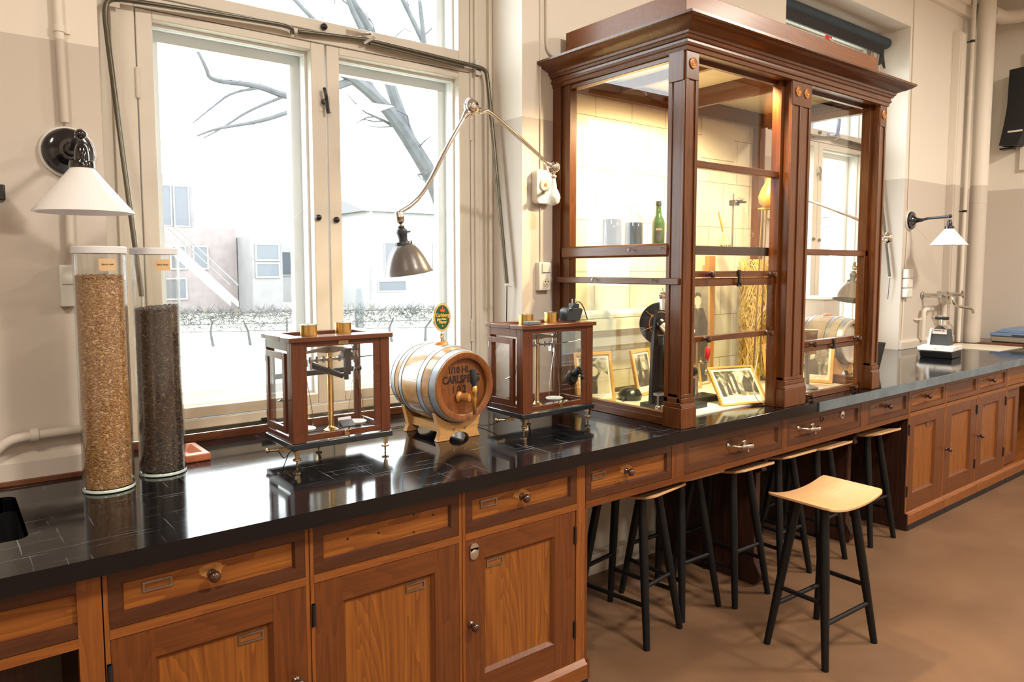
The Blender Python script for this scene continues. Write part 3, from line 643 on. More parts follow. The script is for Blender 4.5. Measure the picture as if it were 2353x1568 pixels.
k = MB().lathe([(.0, 0), (.020, .0), (.020, .005), (.0, .006)], (3.706, YC+.010, .785), (0, -1, 0), 24); k = k.build('lock_plate', 'chrome', dG)
MB().box(3.704, 3.708, YC+.002, YC+.0045, .777, .788).build('key_hole', 'hole_black', k)
drawer(t, 3.968, 4.453, .700, .840, kx=4.195, hx=4.045, mats=('border_x', 'mahogany_x'))
# support panels under the apron, under-counter shade put into their dark colour
for (x, lab) in ((3.107, 'carved wooden support panel, coloured dark for shade, standing among the stools'), (4.0, 'shade-coloured support panel deeper under the worktop behind the stools')):
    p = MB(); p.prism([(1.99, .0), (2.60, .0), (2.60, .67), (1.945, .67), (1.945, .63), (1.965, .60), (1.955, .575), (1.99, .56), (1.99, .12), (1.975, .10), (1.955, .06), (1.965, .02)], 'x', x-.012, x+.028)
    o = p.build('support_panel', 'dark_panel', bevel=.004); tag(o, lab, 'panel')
# right hand block
t = unit('far pine cabinet beside the end stool, first of the right block', 4.4645, 4.978, .012, .010)
drawer(t, 4.478, 4.966, .705, .840, kx=4.706, hx=4.553, mats=('frame_x', 'pine_x')); door(t, 4.478, 4.967, .105, .690, .075, .12, hx=4.770, hz=.595, hinge=4.474)
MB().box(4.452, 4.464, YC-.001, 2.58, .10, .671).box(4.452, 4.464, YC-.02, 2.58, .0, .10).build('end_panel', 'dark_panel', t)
t = unit('far pine cabinet with a plain drawer, middle of the right block', 4.978, 5.492, .010, .010)
drawer(t, 4.990, 5.480, .705, .840, mats=('frame_x', 'frame_x')); door(t, 4.990, 5.480, .105, .690, .090, .085, kx=5.012, kz=.404, hx=5.075, hz=.60, hinge=5.484)
t = unit('far pine cabinet with knobs on drawer and door, last full one on the right', 5.492, 6.020, .010, .014)
drawer(t, 5.504, 6.004, .705, .840, kx=5.727, hx=5.575, mats=('frame_x', 'pine_x')); door(t, 5.504, 6.004, .105, .690, .085, .12, kx=5.53, kz=.416, hx=5.62, hz=.60, hinge=6.008)
t = unit('pine drawer unit cut off by the right edge of the photo', 6.020, 7.60, .014, .02)
drawer(t, 6.036, 6.80, .705, .840, mats=('pine_x', 'pine_x')); d = MB().front(6.05, 6.34, .11, .672, 1.90, .02, .07, .012, .008).build('inner_panel', ['frame_z', 'pine_z'], t)

# ------------------------------------------------------------------ stools
def make_stool(label, group='bar stools with plywood seats'):
    t = thing('bar_stool', label, 'stool', (0, 0, 0), group)
    L, W, TH = .415, .272, .011; nx, ny = 16, 8; vs = []
    def outline(u, v):       # superellipse-rounded rectangle, u,v in -1..1
        x, y = u*L/2, v*W/2; r = .028; ax, ay = L/2-r, W/2-r
        if abs(x) > ax and abs(y) > ay:
            dx, dy = abs(x)-ax, abs(y)-ay; m = max(dx, dy); q = math.hypot(dx, dy) or 1
            x = math.copysign(ax+dx*m/q, x); y = math.copysign(ay+dy*m/q, y)
        return x, y
    us = [-1, -.96, -.92, -.87]+[-.8+1.6*i/12 for i in range(13)]+[.87, .92, .96, 1]; vsn = [-1, -.94, -.88, -.8]+[-.6+1.2*i/6 for i in range(7)]+[.8, .88, .94, 1]
    for top in (0, 1):
        for v in vsn:
            for u in us:
                x, y = outline(u, v); z = .617+.030*abs(u)**2.2-(0 if top == 0 else TH); vs.append((x, y, z))
    nu, nv = len(us), len(vsn); N = nu*nv; fs = []
    for j in range(nv-1):
        for i in range(nu-1):
            a = j*nu+i; fs.append((a, a+1, a+nu+1, a+nu)); fs.append((N+a+nu, N+a+nu+1, N+a+1, N+a))
    ring = [i for i in range(nu)]+[j*nu+nu-1 for j in range(1, nv)]+[(nv-1)*nu+i for i in range(nu-2, -1, -1)]+[j*nu for j in range(nv-2, 0, -1)]
    for a, b2 in zip(ring, ring[1:]+ring[:1]): fs.append((b2, a, N+a, N+b2))
    s = MB(); s._add(vs, fs); s.build('seat', 'stool_seat', t, bevel=.002)
    tops, foots = {}, {}
    for sx in (-1, 1):
        for sy in (-1, 1):
            a = V((sx*.105, sy*.058, .610)); b2 = V((sx*.183, sy*.128, .0)); tops[sx, sy] = a; foots[sx, sy] = b2
            MB().cyl(b2, b2.lerp(a, .55), .0135, .0185, 18).cyl(b2.lerp(a, .55), a, .0185, .0180, 18).build('leg', 'stool_black', t)
    P = lambda sx, sy, z: foots[sx, sy].lerp(tops[sx, sy], z/.61)
    for sy in (-1, 1): MB().cyl(P(-1, sy, .17), P(1, sy, .17), .0095, seg=14).build('foot_rail', 'stool_black', t)
    for sx in (-1, 1): MB().cyl(P(sx, -1, .245), P(sx, 1, .245), .0095, seg=14).build('foot_rail', 'stool_black', t)
    return t
st = make_stool('bar stool standing out on the floor in front of the others, seat fully visible')
st.location = (2.825, 1.497, 0); st.rotation_euler.z = R(-2)
for (x, y, a, lab) in ((2.315, 2.10, 98, 'bar stool pushed under the worktop, nearest to the pine cabinet with the lock'),
                       (2.650, 2.145, 89, 'second bar stool from the left in the row under the worktop'),
                       (2.945, 2.080, 89, 'third bar stool in the row, just left of the carved support panel'),
                       (3.328, 2.085, 89, 'bar stool under the worktop just right of the carved support panel'),
                       (3.640, 2.060, 90, 'second bar stool right of the carved support panel, half hidden by the next'),
                       (4.168, 2.048, 88, 'last bar stool of the row, against the far pine cabinets')):
    c = copy_tree(st); c.location = (x, y, 0); c.rotation_euler.z = R(a); c['label'] = lab

# ------------------------------------------------------------------ glazed wooden cupboard (old fume cupboard)
CX0, CX1, CYF, CYB = 2.353, 4.012, 1.86, 2.638
t = thing('fume_cupboard', 'large glazed mahogany cupboard standing on the black worktop, lit inside', 'cupboard', (3.18, 2.25, .90))
CUP = t
def post(x0, x1, panels, rosettes, side=None, name='corner_post'):
    """front post with sunk panels, wide chamfered foot, plain block on top with turned rosettes"""
    p = MB(); z0 = .9005; yb = 1.945
    p.box(x0, x1, CYF+.006, yb, z0, 2.41)
    p.box(x0, x1, CYF, CYF+.006, 2.29, 2.41)                           # top block
    edges = [x0]+[e for pr_ in panels for e in pr_]+[x1]
    for a, c in zip(edges[0::2], edges[1::2]): p.box(a, c, CYF, CYF+.006, 1.04, 2.29)
    f = .010
    for (za, zb, e) in ((z0, .985, f), (1.005, 1.025, f*.5)):
        p.box(x0-e if side != 'R' else x0-e*.6, x1+e, CYF-e, yb, za, zb)
    p.prism([(CYF-f, .985), (CYF-f*.2, 1.005), (yb, 1.005), (yb, .985)], 'x', x0-f*.6, x1+f*.6)
    p.box(x0, x1, CYF, yb, 1.025, 1.04)
    if side == 'L':
        p.box(x0-.006, x0, CYF+.010, yb, 2.285, 2.41)
        for a, c in ((CYF+.004, CYF+.018), (yb-.020, yb)): p.box(x0-.005, x0, a, c, 1.0, 2.285)
    o = p.build(name, 'mahogany_z', t, bevel=.0018)
    for rx in rosettes:
        r_ = MB().lathe([(.0, 0), (.021, .0), (.022, .004), (.018, .006), (.016, .003), (.012, .003), (.010, .006), (.007, .003), (.004, .003), (.0, .007)], (rx, CYF, 2.352), (0, -1, 0), 28)
        r_.build('rosette', 'rosette_wood', o)
    return o
post(2.353, 2.430, [(2.372, 2.413)], [2.392], 'L'); post(3.104, 3.268, [(3.120, 3.172), (3.198, 3.250)], [3.150, 3.222], name='centre_post'); post(3.942, 4.012, [(3.958, 3.998)], [3.977], 'R')
# back posts, sills, rails
b = MB(); b.box(2.356, 2.400, 2.525, 2.560, .9005, 2.41); b.box(2.362, 2.385, 2.56, 2.585, .9005, 2.41); b.box(2.350, 2.372, 2.585, 2.637, .9005, 2.41); b.build('back_post', 'mahogany_z', t, bevel=.002)
b = MB(); b.box(3.955, 4.008, 2.57, 2.637, .9005, 2.41); b.build('back_post', 'mahogany_z', t, bevel=.002)
for x, nm in ((2.360, 'left'), (3.962, 'right')):
    s = MB(); s.box(x, x+.045, 1.945, 2.53, .9005, .932); s.box(x+.008, x+.038, 1.945, 2.53, .930, .952); s.build('side_sill', 'mahogany_y', t, bevel=.002)
    MB().box(x, x+.045, 1.945, 2.53, 2.375, 2.41).build('side_rail', 'mahogany_y', t, bevel=.002)
MB().box(2.43, 3.942, 1.868, 1.93, 2.40, 2.49).build('header_board', 'mahogany_x', t)
MB().box(2.40, 3.96, 2.585, 2.625, 2.395, 2.49).build('back_header', 'mahogany_x', t)
MB().box(2.36, 4.008, 1.93, 2.585, 2.478, 2.50).build('ceiling_board', 'cream_board', t)
MB().box(3.172, 3.198, 1.95, 2.58, 2.385, 2.478).box(2.75, 2.775, 1.95, 2.58, 2.43, 2.478).build('cross_beam', 'mahogany_y', t)
def glass(x0, x1, y0, y1, z0, z1, mat='old_glass', parent=None): return MB().box(x0, x1, y0, y1, z0, z1).build('glass_pane', mat, parent or t)
glass(2.374, 2.377, 1.945, 2.525, .952, 2.375); glass(3.982, 3.985, 1.945, 2.57, .952, 2.375)
# projecting rails across the left side, with brass cup hooks
def hook(parent, x, y, z, flip=1):
    MB().tube([(x, y, z), (x-.014, y, z), (x-.020, y-.004, z-.006), (x-.020, y-.008*flip, z-.012), (x-.018, y-.014*flip, z-.006), (x-.017, y-.014*flip, z+.004)], .0016, 6).build('cup_hook', 'steel', parent)
r1 = MB().prism([(2.340, 1.605), (2.340, 1.645), (2.348, 1.652), (2.372, 1.652), (2.372, 1.597), (2.348, 1.597)], 'y', 1.935, 2.562); r1 = r1.build('side_ledge', 'mahogany_y', t, bevel=.002)
hook(r1, 2.340, 2.13, 1.632); hook(r1, 2.340, 1.962, 1.634)
r2 = MB().box(2.338, 2.3535, 1.873, 2.612, 1.483, 1.511).build('side_ledge', 'mahogany_y', t, bevel=.003)
hook(r2, 2.338, 2.345, 1.504); hook(r2, 2.338, 2.004, 1.504)
# cornice: one profile mitred round three sides, then the plain box above
prof = [(0, 2.395), (.006, 2.398), (.008, 2.412), (.014, 2.416), (.016, 2.424), (.012, 2.427), (.012, 2.437), (.020, 2.440), (.024, 2.449), (.030, 2.453), (.031, 2.462), (.036, 2.466), (.046, 2.470), (.066, 2.477), (.088, 2.488), (.098, 2.496), (.102, 2.497), (.102, 2.507), (0, 2.507)]
c = MB(); vs = []
for o_, z in prof: vs += [(CX0-o_, CYB, z), (CX0-o_, CYF-o_, z), (CX1+o_, CYF-o_, z), (CX1+o_, CYB, z)]
fs = []; n = len(prof)
for i in range(n-1):
    for k in range(3): fs.append((i*4+k, (i+1)*4+k, (i+1)*4+k+1, i*4+k+1))
fs += [tuple(i*4 for i in range(n-1, -1, -1)), tuple(i*4+3 for i in range(n))]
c._add(vs, [f[::-1] for f in fs]); c.build('cornice', 'mahogany_x', t, angle=25)
MB().box(CX0, CX1, CYF, CYB, 2.500, 2.508).build('top_board', 'mahogany_x', t)
MB().box(2.397, 3.972, 1.903, 2.60, 2.508, 2.652).build('top_box', 'face_x', t, bevel=.002)
# front sashes
def sash_rail(p, x0, x1, z0, z1, y0=1.915, y1=1.94): p.box(x0, x1, y0, y1, z0, z1)
def sash_knob(parent, x, z, y=1.915): MB().lathe([(.012, 0), (.012, .003), (.006, .007), (.006, .014), (.011, .019), (.015, .026), (.012, .034), (.004, .037), (0, .037)], (x, y, z), (0, -1, 0), 18).build('knob', 'knob_wood', parent)
f = MB(); f.box(2.43, 2.443, 1.90, 1.945, .9005, 2.40); f.box(3.082, 3.104, 1.90, 1.945, .9005, 2.40); f.box(3.268, 3.28, 1.90, 1.945, .9005, 2.40); f.box(3.918, 3.942, 1.90, 1.945, .9005, 2.40)
f.build('sash_channel', 'mahogany_z', t, bevel=.001)
ps = MB().box(2.443, 3.082, 1.925, 1.945, 2.385, 2.40).box(3.28, 3.918, 1.925, 1.945, 2.385, 2.40).build('top_bead', 'mahogany_x', t)
glass(2.443, 3.082, 1.9435, 1.9465, 1.985, 2.386)
glass(3.28, 3.918, 1.9435, 1.9465, 1.63, 2.386)
u = MB(); u.box(2.445, 3.104, 1.905, 1.935, 1.962, 1.992); u.box(3.085, 3.108, 1.905, 1.935, 1.26, 1.962); u.box(2.445, 3.104, 1.905, 1.935, 1.512, 1.538)
us_ = u.build('upper_sash', 'mahogany_x', t, bevel=.002); sash_knob(us_, 2.57, 1.524, 1.905); sash_knob(us_, 3.03, 1.520, 1.905); glass(2.445, 3.085, 1.919, 1.922, 1.538, 1.962, parent=us_)
l = MB(); l.box(2.445, 3.085, 1.915, 1.94, 1.474, 1.508); l.box(2.445, 3.085, 1.915, 1.94, 1.238, 1.262); l.box(3.066, 3.085, 1.915, 1.94, 1.262, 1.474)
ls_ = l.build('lower_sash', 'mahogany_x', t, bevel=.002); sash_knob(ls_, 2.565, 1.250); sash_knob(ls_, 3.03, 1.252); glass(2.445, 3.066, 1.927, 1.930, 1.262, 1.474, parent=ls_)
MB().box(2.781, 2.801, 1.899, 1.905, 1.520, 1.542).box(2.786, 2.796, 1.897, 1.905, 1.478, 1.53).box(2.779, 2.803, 1.897, 1.906, 1.470, 1.487).build('sash_bolt', 'black_metal', us_)
ru = MB(); ru.box(3.28, 3.942, 1.90, 1.93, 1.612, 1.642); ru.box(3.905, 3.925, 1.90, 1.93, 1.17, 1.612); ru.box(3.28, 3.905, 1.90, 1.93, 1.165, 1.192)
rus = ru.build('upper_sash', 'mahogany_x', t, bevel=.002); sash_knob(rus, 3.395, 1.176, 1.90); sash_knob(rus, 3.83, 1.180, 1.90); glass(3.28, 3.905, 1.914, 1.917, 1.192, 1.612, parent=rus)
rl = MB(); rl.box(3.28, 3.905, 1.91, 1.935, 1.138, 1.163); rl.box(3.28, 3.905, 1.91, 1.935, .9005, .930)
rls = rl.build('lower_sash', 'mahogany_x', t, bevel=.002); sash_knob(rls, 3.395, .918, 1.91); sash_knob(rls, 3.83, .920, 1.91); glass(3.28, 3.905, 1.921, 1.924, .930, 1.138, parent=rls)
MB().box(3.605, 3.625, 1.894, 1.90, 1.168, 1.192).box(3.610, 3.620, 1.892, 1.90, 1.145, 1.18).box(3.603, 3.627, 1.892, 1.905, 1.138, 1.150).build('sash_bolt', 'black_metal', rus)
tb = MB().box(2.402, 3.955, 2.622, 2.638, .93, 2.478).build('tiled_back', 'cream_tiles', t)
MB().box(3.455, 3.765, 2.616, 2.622, 2.175, 2.41).build('access_panel', 'cream_board', tb, bevel=.002)
MB().box(2.445, 3.955, 1.985, 2.62, .9005, .906).build('floor_board', 'cream_board', t)
MB().box(2.44, 3.15, 1.955, 1.975, 1.607, 1.645).build('shelf_front', 'dark_panel', t)
MB().box(2.40, 3.37, 1.976, 2.50, 1.640, 1.648).box(3.37, 3.55, 2.30, 2.50, 1.640, 1.648).build('glass_shelf', 'shelf_glass', t)
MB().box(2.40, 3.40, 2.53, 2.62, 1.245, 1.30).box(2.40, 3.40, 2.58, 2.62, 1.16, 1.245).build('back_ledge', 'cream_board', t)
for (lx, ly) in ((2.66, 2.02), (3.02, 2.02)):
    bl = MB().lathe([(.016, 0), (.016, .012), (.012, .015), (0, .015)], (lx, ly-.03, 2.478), (0, 0, -1), 18).build('bulb_holder', 'white_plastic', t)
    m_ = MB().ell((lx, ly-.03, 2.44), .022, .022, .024).build('light_bulb', 'bulb_glow' if 'bulb_glow' in MATS else 'opal_glass', bl)

# ------------------------------------------------------------------ swing arm lamps
def swing_lamp(label, base, elbow, tip, shade_c, tilt, wallbox=True, group='swing arm laboratory lamps'):
    bx, by, bz = base; t = thing('swing_arm_lamp', label, 'lamp', (bx, YW, bz), group)
    bp = MB()
    w_, h_ = .047, .078
    pts = []
    for (cxx, czz, a0) in ((bx+w_-.02, bz+h_-.02, 0), (bx-w_+.02, bz+h_-.02, 90), (bx-w_+.02, bz-h_+.02, 180), (bx+w_-.02, bz-h_+.02, 270)):
        pts += [(cxx+.02*math.cos(R(a0+i*18)), czz+.02*math.sin(R(a0+i*18))) for i in range(6)]
    bp.prism(pts, 'y', 2.600, 2.6395); bpo = bp.build('wall_box', 'white_plastic', t, bevel=.004)
    MB().cyl((bx, 2.60, bz+.008), (bx, 2.593, bz+.008), .031, .028, 28).build('socket_ring', 'cream_plastic', bpo)
    k = MB().cyl((bx, 2.5935, bz+.008), (bx, 2.592, bz+.008), .010); k.build('centre_hole', 'old_brass', bpo)
    J = V((bx-.05+.002, 2.49, bz+.073)) if wallbox else V(base)
    # porcelain grip on a short wall stem, ball joint above
    g = MB(); g.cyl((bx, 2.60, bz-.02), (J.x, 2.50, bz-.02), .010); g.build('wall_stem', 'nickel', t)
    g = MB().lathe([(.010, .0), (.012, -.015), (.0155, -.03), (.017, -.048), (.024, -.060), (.031, -.078), (.033, -.092), (.030, -.098), (.028, -.110), (.018, -.120), (0, -.124)], (J.x+.004, J.y, J.z-.045), (0, 0, 1), 28); g.build('porcelain_grip', 'porcelain', t)
    g = MB().cyl((J.x+.004, J.y, J.z-.045), (J.x+.002, J.y, J.z-.02), .009).lathe([(.014, 0), (.016, .006), (.014, .012)], (J.x+.004, J.y, J.z-.046), (0, 0, 1), 20); g.cyl((J.x+.004, J.y-.02, J.z-.04), (J.x+.004, J.y+.01, J.z-.04), .005)
    ad = (V(elbow)-J).normalized(); g.ell(J, .031, .022, .031); g.ell(J+V((.004, -.010, .002)), .026, .02, .026); g.lathe([(.013, .018), (.015, .032), (.010, .045), (.009, .06)], J, ad, 18); g.build('ball_joint', 'chrome', t)
    E = V(elbow)
    a1 = J+ad*.05; mid = a1.lerp(E, .62)+V((0, 0, .028)); e0 = E+(a1-E).normalized()*.035+V((0.02, 0, -.002))
    MB().tube([a1, a1.lerp(mid, .5)+V((0, 0, .004)), mid, e0+(mid-e0)*.3+V((0, 0, .022)), e0], .0085, 14, smooth=2).build('upper_arm', 'chrome', t)
    g = MB(); g.ell(E, .034, .022, .036); g.ell(E+V((-.004, -.010, 0)), .028, .022, .030); g.lathe([(.014, .022), (.016, .034), (.011, .046)], E, (e0-E), 18)
    T = V(tip); dn = (T-E).normalized(); g.lathe([(.014, .022), (.016, .038), (.012, .05), (.010, .062)], E, dn, 18); g.build('elbow_joint', 'chrome', t)
    s0 = E+dn*.05; bow = V((0.022, 0, -.030))
    MB().tube([s0, s0.lerp(T, .35)+bow*.35, s0.lerp(T, .65)+bow, s0.lerp(T, .85)+bow*.8, T], .0085, 14, smooth=2).build('lower_arm', 'chrome', t)
    sd = V((math.sin(R(tilt)), 0, -math.cos(R(tilt)))).normalized()
    K = T-sd*0.0
    g = MB().lathe([(.0, -.006), (.012, -.004), (.0155, .001), (.0155, .016), (.017, .018), (.0155, .020), (.0155, .034), (.010, .040), (.006, .043), (.006, .050)], K, sd, 24); g.build('swivel_joint', 'nickel', t)
    H = K+sd*.048
    g = MB().lathe([(.0, 0), (.011, .001), (.013, .006), (.011, .009), (.018, .014), (.021, .026), (.018, .036), (.016, .048), (.017, .064)], H, sd, 24); g.cyl(H+sd*.024+V((.016, -.006, 0)), H+sd*.024+V((.030, -.008, .002)), .0035); g.build('lamp_holder', 'socket_dark', t)
    N = H+sd*.058
    MB().lathe([(.016, 0), (.030, .001), (.032, .004), (.032, .017), (.028, .019)], N, sd, 28).build('gallery_ring', 'socket_dark', t)
    pr_ = [(.028, .012), (.040, .020), (.051, .033), (.061, .050), (.071, .071), (.081, .096), (.089, .114), (.094, .120), (.092, .121), (.087, .116), (.079, .097), (.069, .072), (.059, .051), (.049, .034), (.038, .022), (.026, .014)]
    MB().lathe(pr_, N, sd, 48, closed=True).build('lamp_shade', 'pewter_enamel', t)
    MB().ell(N+sd*.06, .026, .026, .032).build('light_bulb', 'opal_glass', t)
    return t
swing_lamp('chromed swing arm lamp with grey bell shade hanging before the large window', (2.266, YW, 1.930), (1.680, 2.36, 2.179), (1.352, 2.36, 1.757), None, 9)
swing_lamp('second swing arm lamp, its bell shade seen through the right end of the cupboard', (4.20, YW, 1.931), (4.754, 2.17, 1.739), (4.352, 2.17, 1.578), None, -14)

# ------------------------------------------------------------------ opal cone wall lamps
def cone_lamp(label, x, z, ysh, rsh):
    t = thing('wall_lamp', label, 'lamp', (x, YW, z), 'cone shaded wall lamps')
    MB().lathe([(.0, 0), (.078, 0), (.078, .012), (.074, .016), (.0, .016)], (x, YW, z), (0, -1, 0), 40).build('wall_block', 'porcelain', t)
    MB().lathe([(.072, .0165), (.071, .024), (.066, .029), (.048, .031), (.040, .038), (.028, .048), (.019, .062), (.015, .085), (.0135, .10)], (x, YW, z), (0, -1, 0), 40).build('rose', 'bakelite', t)
    zt = z+.006
    MB().tube([(x, YW-.09, z), (x, YW-.14, zt+.004), (x, ysh, zt+.010)], .0105, 14).ell((x, ysh, zt+.012), .016, .016, .015).build('arm', 'bakelite', t)
    zs = z-.072
    MB().lathe([(.0, .046), (.010, .045), (.014, .040), (.017, .030), (.019, .012), (.019, -.005)], (x, ysh, zs+.018), (0, 0, 1), 28).build('lamp_holder', 'bakelite', t)
    MB().lathe([(.022, .014), (.0315, .010), (.033, .004), (.033, -.008), (.030, -.010)], (x, ysh, zs+.004), (0, 0, 1), 32).ell((x, ysh-.033, zs+.002), .0025, m=1).build('gallery_ring', ['bakelite', 'brass'], t)
    h = .122
    MB().lathe([(.030, 0), (rsh*.63, -h*.52), (rsh, -h), (rsh+.001, -h-.003), (rsh-.003, -h-.002), (rsh*.62, -h*.52-.003), (.027, -.002)], (x, ysh, zs-.004), (0, 0, 1), 56, closed=True).build('lamp_shade', 'opal_glass', t)
    MB().ell((x, ysh, zs-.055), .024, .024, .034).build('light_bulb', 'opal_glass', t)
    return t
cone_lamp('white cone wall lamp with round black wall fitting, above the grain jars', .341, 1.912, 2.375, .128)
cone_lamp('white cone wall lamp on a straight arm, far wall above the corner tap', 6.132, 1.923, 2.345, .128)
o = MB().tube([(6.06, 2.634, 3.65), (6.09, 2.634, 2.0)], .004, 8).build('cable', 'cream_board'); tag(o, 'yellowed thin cable coming down to the far cone wall lamp', 'cable')
o = MB().tube([(6.10, 2.634, 1.84), (6.085, 2.634, 1.55)], .004, 8).build('cable', 'cream_board'); tag(o, 'thin cable between the far cone wall lamp and the sockets under it', 'cable')
o = MB().tube([(6.08, 2.634, 1.31), (6.07, 2.634, .98)], .006, 8).build('cable', 'cream_board'); tag(o, 'thin cable running from the far sockets down to the worktop', 'cable')
t = thing('wall_socket', 'tall three part socket strip on the far wall under the cone lamp', 'socket', (6.09, 2.64, 1.43))
for k in range(3): MB().box(6.045, 6.135, 2.59, 2.6398, 1.315+k*.076, 1.388+k*.076).build('socket_module', 'white_plastic', t, bevel=.008)

# ------------------------------------------------------------------ grain jars
def grains(name, mat, cx_, cy_, r, z0, z1, parent, n, slope=0.0, seed=1, top_bump=.004):
    rng = np.random.default_rng(seed)
    # one low ellipsoid kernel, scattered over the side and the top
    ks = []; L, W = .0042, .0017
    for t_, rr in ((-.6, .78), (0, 1.0), (.6, .78)):
        for k in range(5):
            a = 2*math.pi*k/5; ks.append((L*t_, W*rr*math.cos(a), W*rr*math.sin(a)))
    ks = [(-L, 0, 0)]+ks+[(L, 0, 0)]; kv = np.array(ks)
    kf = [(0, 1+(k+1) % 5, 1+k) for k in range(5)]+[(1+j*5+k, 1+j*5+(k+1) % 5, 6+j*5+(k+1) % 5) for j in range(2) for k in range(5)]+[(1+j*5+k, 6+j*5+(k+1) % 5, 6+j*5+k) for j in range(2) for k in range(5)]+[(16, 11+k, 11+(k+1) % 5) for k in range(5)]
    kf = np.array(kf)
    nt_ = int(n*.12)
    th = rng.uniform(0, 2*np.pi, n); zz = rng.uniform(z0, z1, n); rad = r-rng.uniform(0, .0012, n)
    th[:nt_] = rng.uniform(0, 2*np.pi, nt_); rad[:nt_] = r*np.sqrt(rng.uniform(0, 1, nt_)); zz[:nt_] = z1
    zl = z1+slope*rad*np.cos(th-.3)
    zz = np.where(np.arange(n) < nt_, zl+rng.normal(0, top_bump, n)*.5, z0+(zz-z0)/(z1-z0)*(zl-z0))
    c = np.stack([cx_+rad*np.cos(th), cy_+rad*np.sin(th), zz], 1)
    tang = np.stack([-np.sin(th), np.cos(th), np.zeros(n)], 1); upv = np.tile([0, 0, 1.], (n, 1)); out = np.stack([np.cos(th), np.sin(th), np.zeros(n)], 1)
    upv[:nt_] = out[:nt_]; a = rng.normal(0, .85, n)
    ax = tang*np.cos(a)[:, None]+upv*np.sin(a)[:, None]; nrm = out.copy(); nrm[:nt_] = [0, 0, 1]; nrm = nrm+rng.normal(0, .15, (n, 3))
    nrm -= ax*np.sum(nrm*ax, 1)[:, None]; nrm /= np.linalg.norm(nrm, axis=1)[:, None]; bx_ = np.cross(nrm, ax)
    sc = rng.uniform(.8, 1.15, n)[:, None, None]
    vv = (kv[None, :, 0:1]*ax[:, None]+kv[None, :, 1:2]*bx_[:, None]+kv[None, :, 2:3]*nrm[:, None])*sc+c[:, None]
    ff = kf[None]+(np.arange(n)*17)[:, None, None]
    vv = vv.reshape(-1, 3)-np.array(parent.location)[None]; ff = ff.reshape(-1, 3)
    me = bpy.data.meshes.new(name); me.vertices.add(len(vv)); me.vertices.foreach_set('co', vv.ravel())
    me.loops.add(len(ff)*3); me.loops.foreach_set('vertex_index', ff.ravel().astype(np.int32)); me.polygons.add(len(ff))
    me.polygons.foreach_set('loop_start', np.arange(0, len(ff)*3, 3, dtype=np.int32)); me.polygons.foreach_set('loop_total', np.full(len(ff), 3, dtype=np.int32))
    me.polygons.foreach_set('use_smooth', np.ones(len(ff), dtype=bool)); me.update(calc_edges=True); me.materials.append(M(mat))
    o = bpy.data.objects.new(name, me); C.objects.link(o); o.parent = parent; o['kind'] = 'stuff'; return o
def jar(label, x, y, r, zt, fill, mat, core, slope, seed, words):
    t = thing('grain_jar', label, 'jar', (x, y, .9), 'tall glass jars of grain')
    ri = r-.003
    MB().lathe([(0, .9005), (r-.004, .9005), (r, .905), (r, zt), (ri, zt), (ri, .914), (r-.01, .909), (0, .909)], (x, y, 0), seg=64).build('glass_cylinder', 'jar_glass', t)
    MB().lathe([(r+.0003, .9015), (r+.0018, .903), (r+.0018, .909), (r+.0003, .911)], (x, y, 0), seg=64, closed=True).build('base_rim', 'lit_rim_glass', t)
    MB().lathe([(0, zt+.003), (r+.0035, zt+.003), (r+.0035, zt+.009), (r+.001, zt+.012), (0, zt+.012)], (x, y, 0), seg=64).lathe([(r+.0035, zt+.003), (r+.0035, zt-.008), (r+.0008, zt-.008), (r+.0008, zt+.003)], (x, y, 0), seg=64, closed=True).build('lid', 'white_metal', t)
    g = grains('grain_fill', mat, x, y, ri-.0035, .913, fill, t, 23000, slope, seed+5)
    MB().lathe([(0, .911), (ri-.0045, .911), (ri-.0045, fill-.010), (0, fill-.004)], (x, y, 0), seg=48).build('grain_core', core, t)
    # printed paper label curved round the front of the glass
    a0 = math.atan2(-y, -x)+.30; lb = MB(); n = 10; vs = []
    for i in range(n+1):
        a = a0-.33+.66*i/n
        for (rr, zz) in ((r+.0004, zt-.058), (r+.0004, zt-.024), (r+.0012, zt-.024), (r+.0012, zt-.058)): vs.append((x+rr*math.cos(a), y+rr*math.sin(a), zz))
    fs = []
    for i in range(n):
        for k in range(4): fs.append((i*4+k, (i+1)*4+k, (i+1)*4+(k+1) % 4, i*4+(k+1) % 4))
    fs += [(3, 2, 1, 0), (n*4, n*4+1, n*4+2, n*4+3)]
    lo = lb._add(vs, fs).build('paper_label', 'kraft', t)
    d = V((math.cos(a0), math.sin(a0), 0)); p = V((x, y, zt-.040))+d*(r+.0015)
    text('label_text', words, .0068, 'ink', p, lo, rot=(R(90), 0, a0+R(90)), extrude=.0002)
    return t
jar('tall glass jar filled almost to the top with pale barley grain', .378, 2.404, .0690, 1.605, 1.530, 'barley', 'kraft', 0.0, 1, 'Barley malt')
jar('glass jar filled with dark roasted malt, standing right of the pale grain', .547, 2.488, .0690, 1.605, 1.428, 'dark_malt', 'photo_dark', .09, 2, 'Black barley')
t = MB(); x0, x1, y0, y1 = .56, .712, 2.545, 2.735
t.box(x0, x1, y0, y1, .9005, .908); t.frame4(0, 0, 0, 0, 0, 0, 0) if 0 else None
a = [(x0, y0), (x1, y0), (x1, y1), (x0, y1)]; b2 = [(x0+.02, y0+.02), (x1-.02, y0+.02), (x1-.02, y1-.02), (x0+.02, y1-.02)]; c2 = [(x0+.045, y0+.045), (x1-.045, y0+.045), (x1-.045, y1-.045), (x0+.045, y1-.045)]
vs = [(p[0], p[1], .901) for p in a]+[(p[0], p[1], .925) for p in a]+[(p[0], p[1], .930) for p in b2]+[(p[0], p[1], .909) for p in c2]
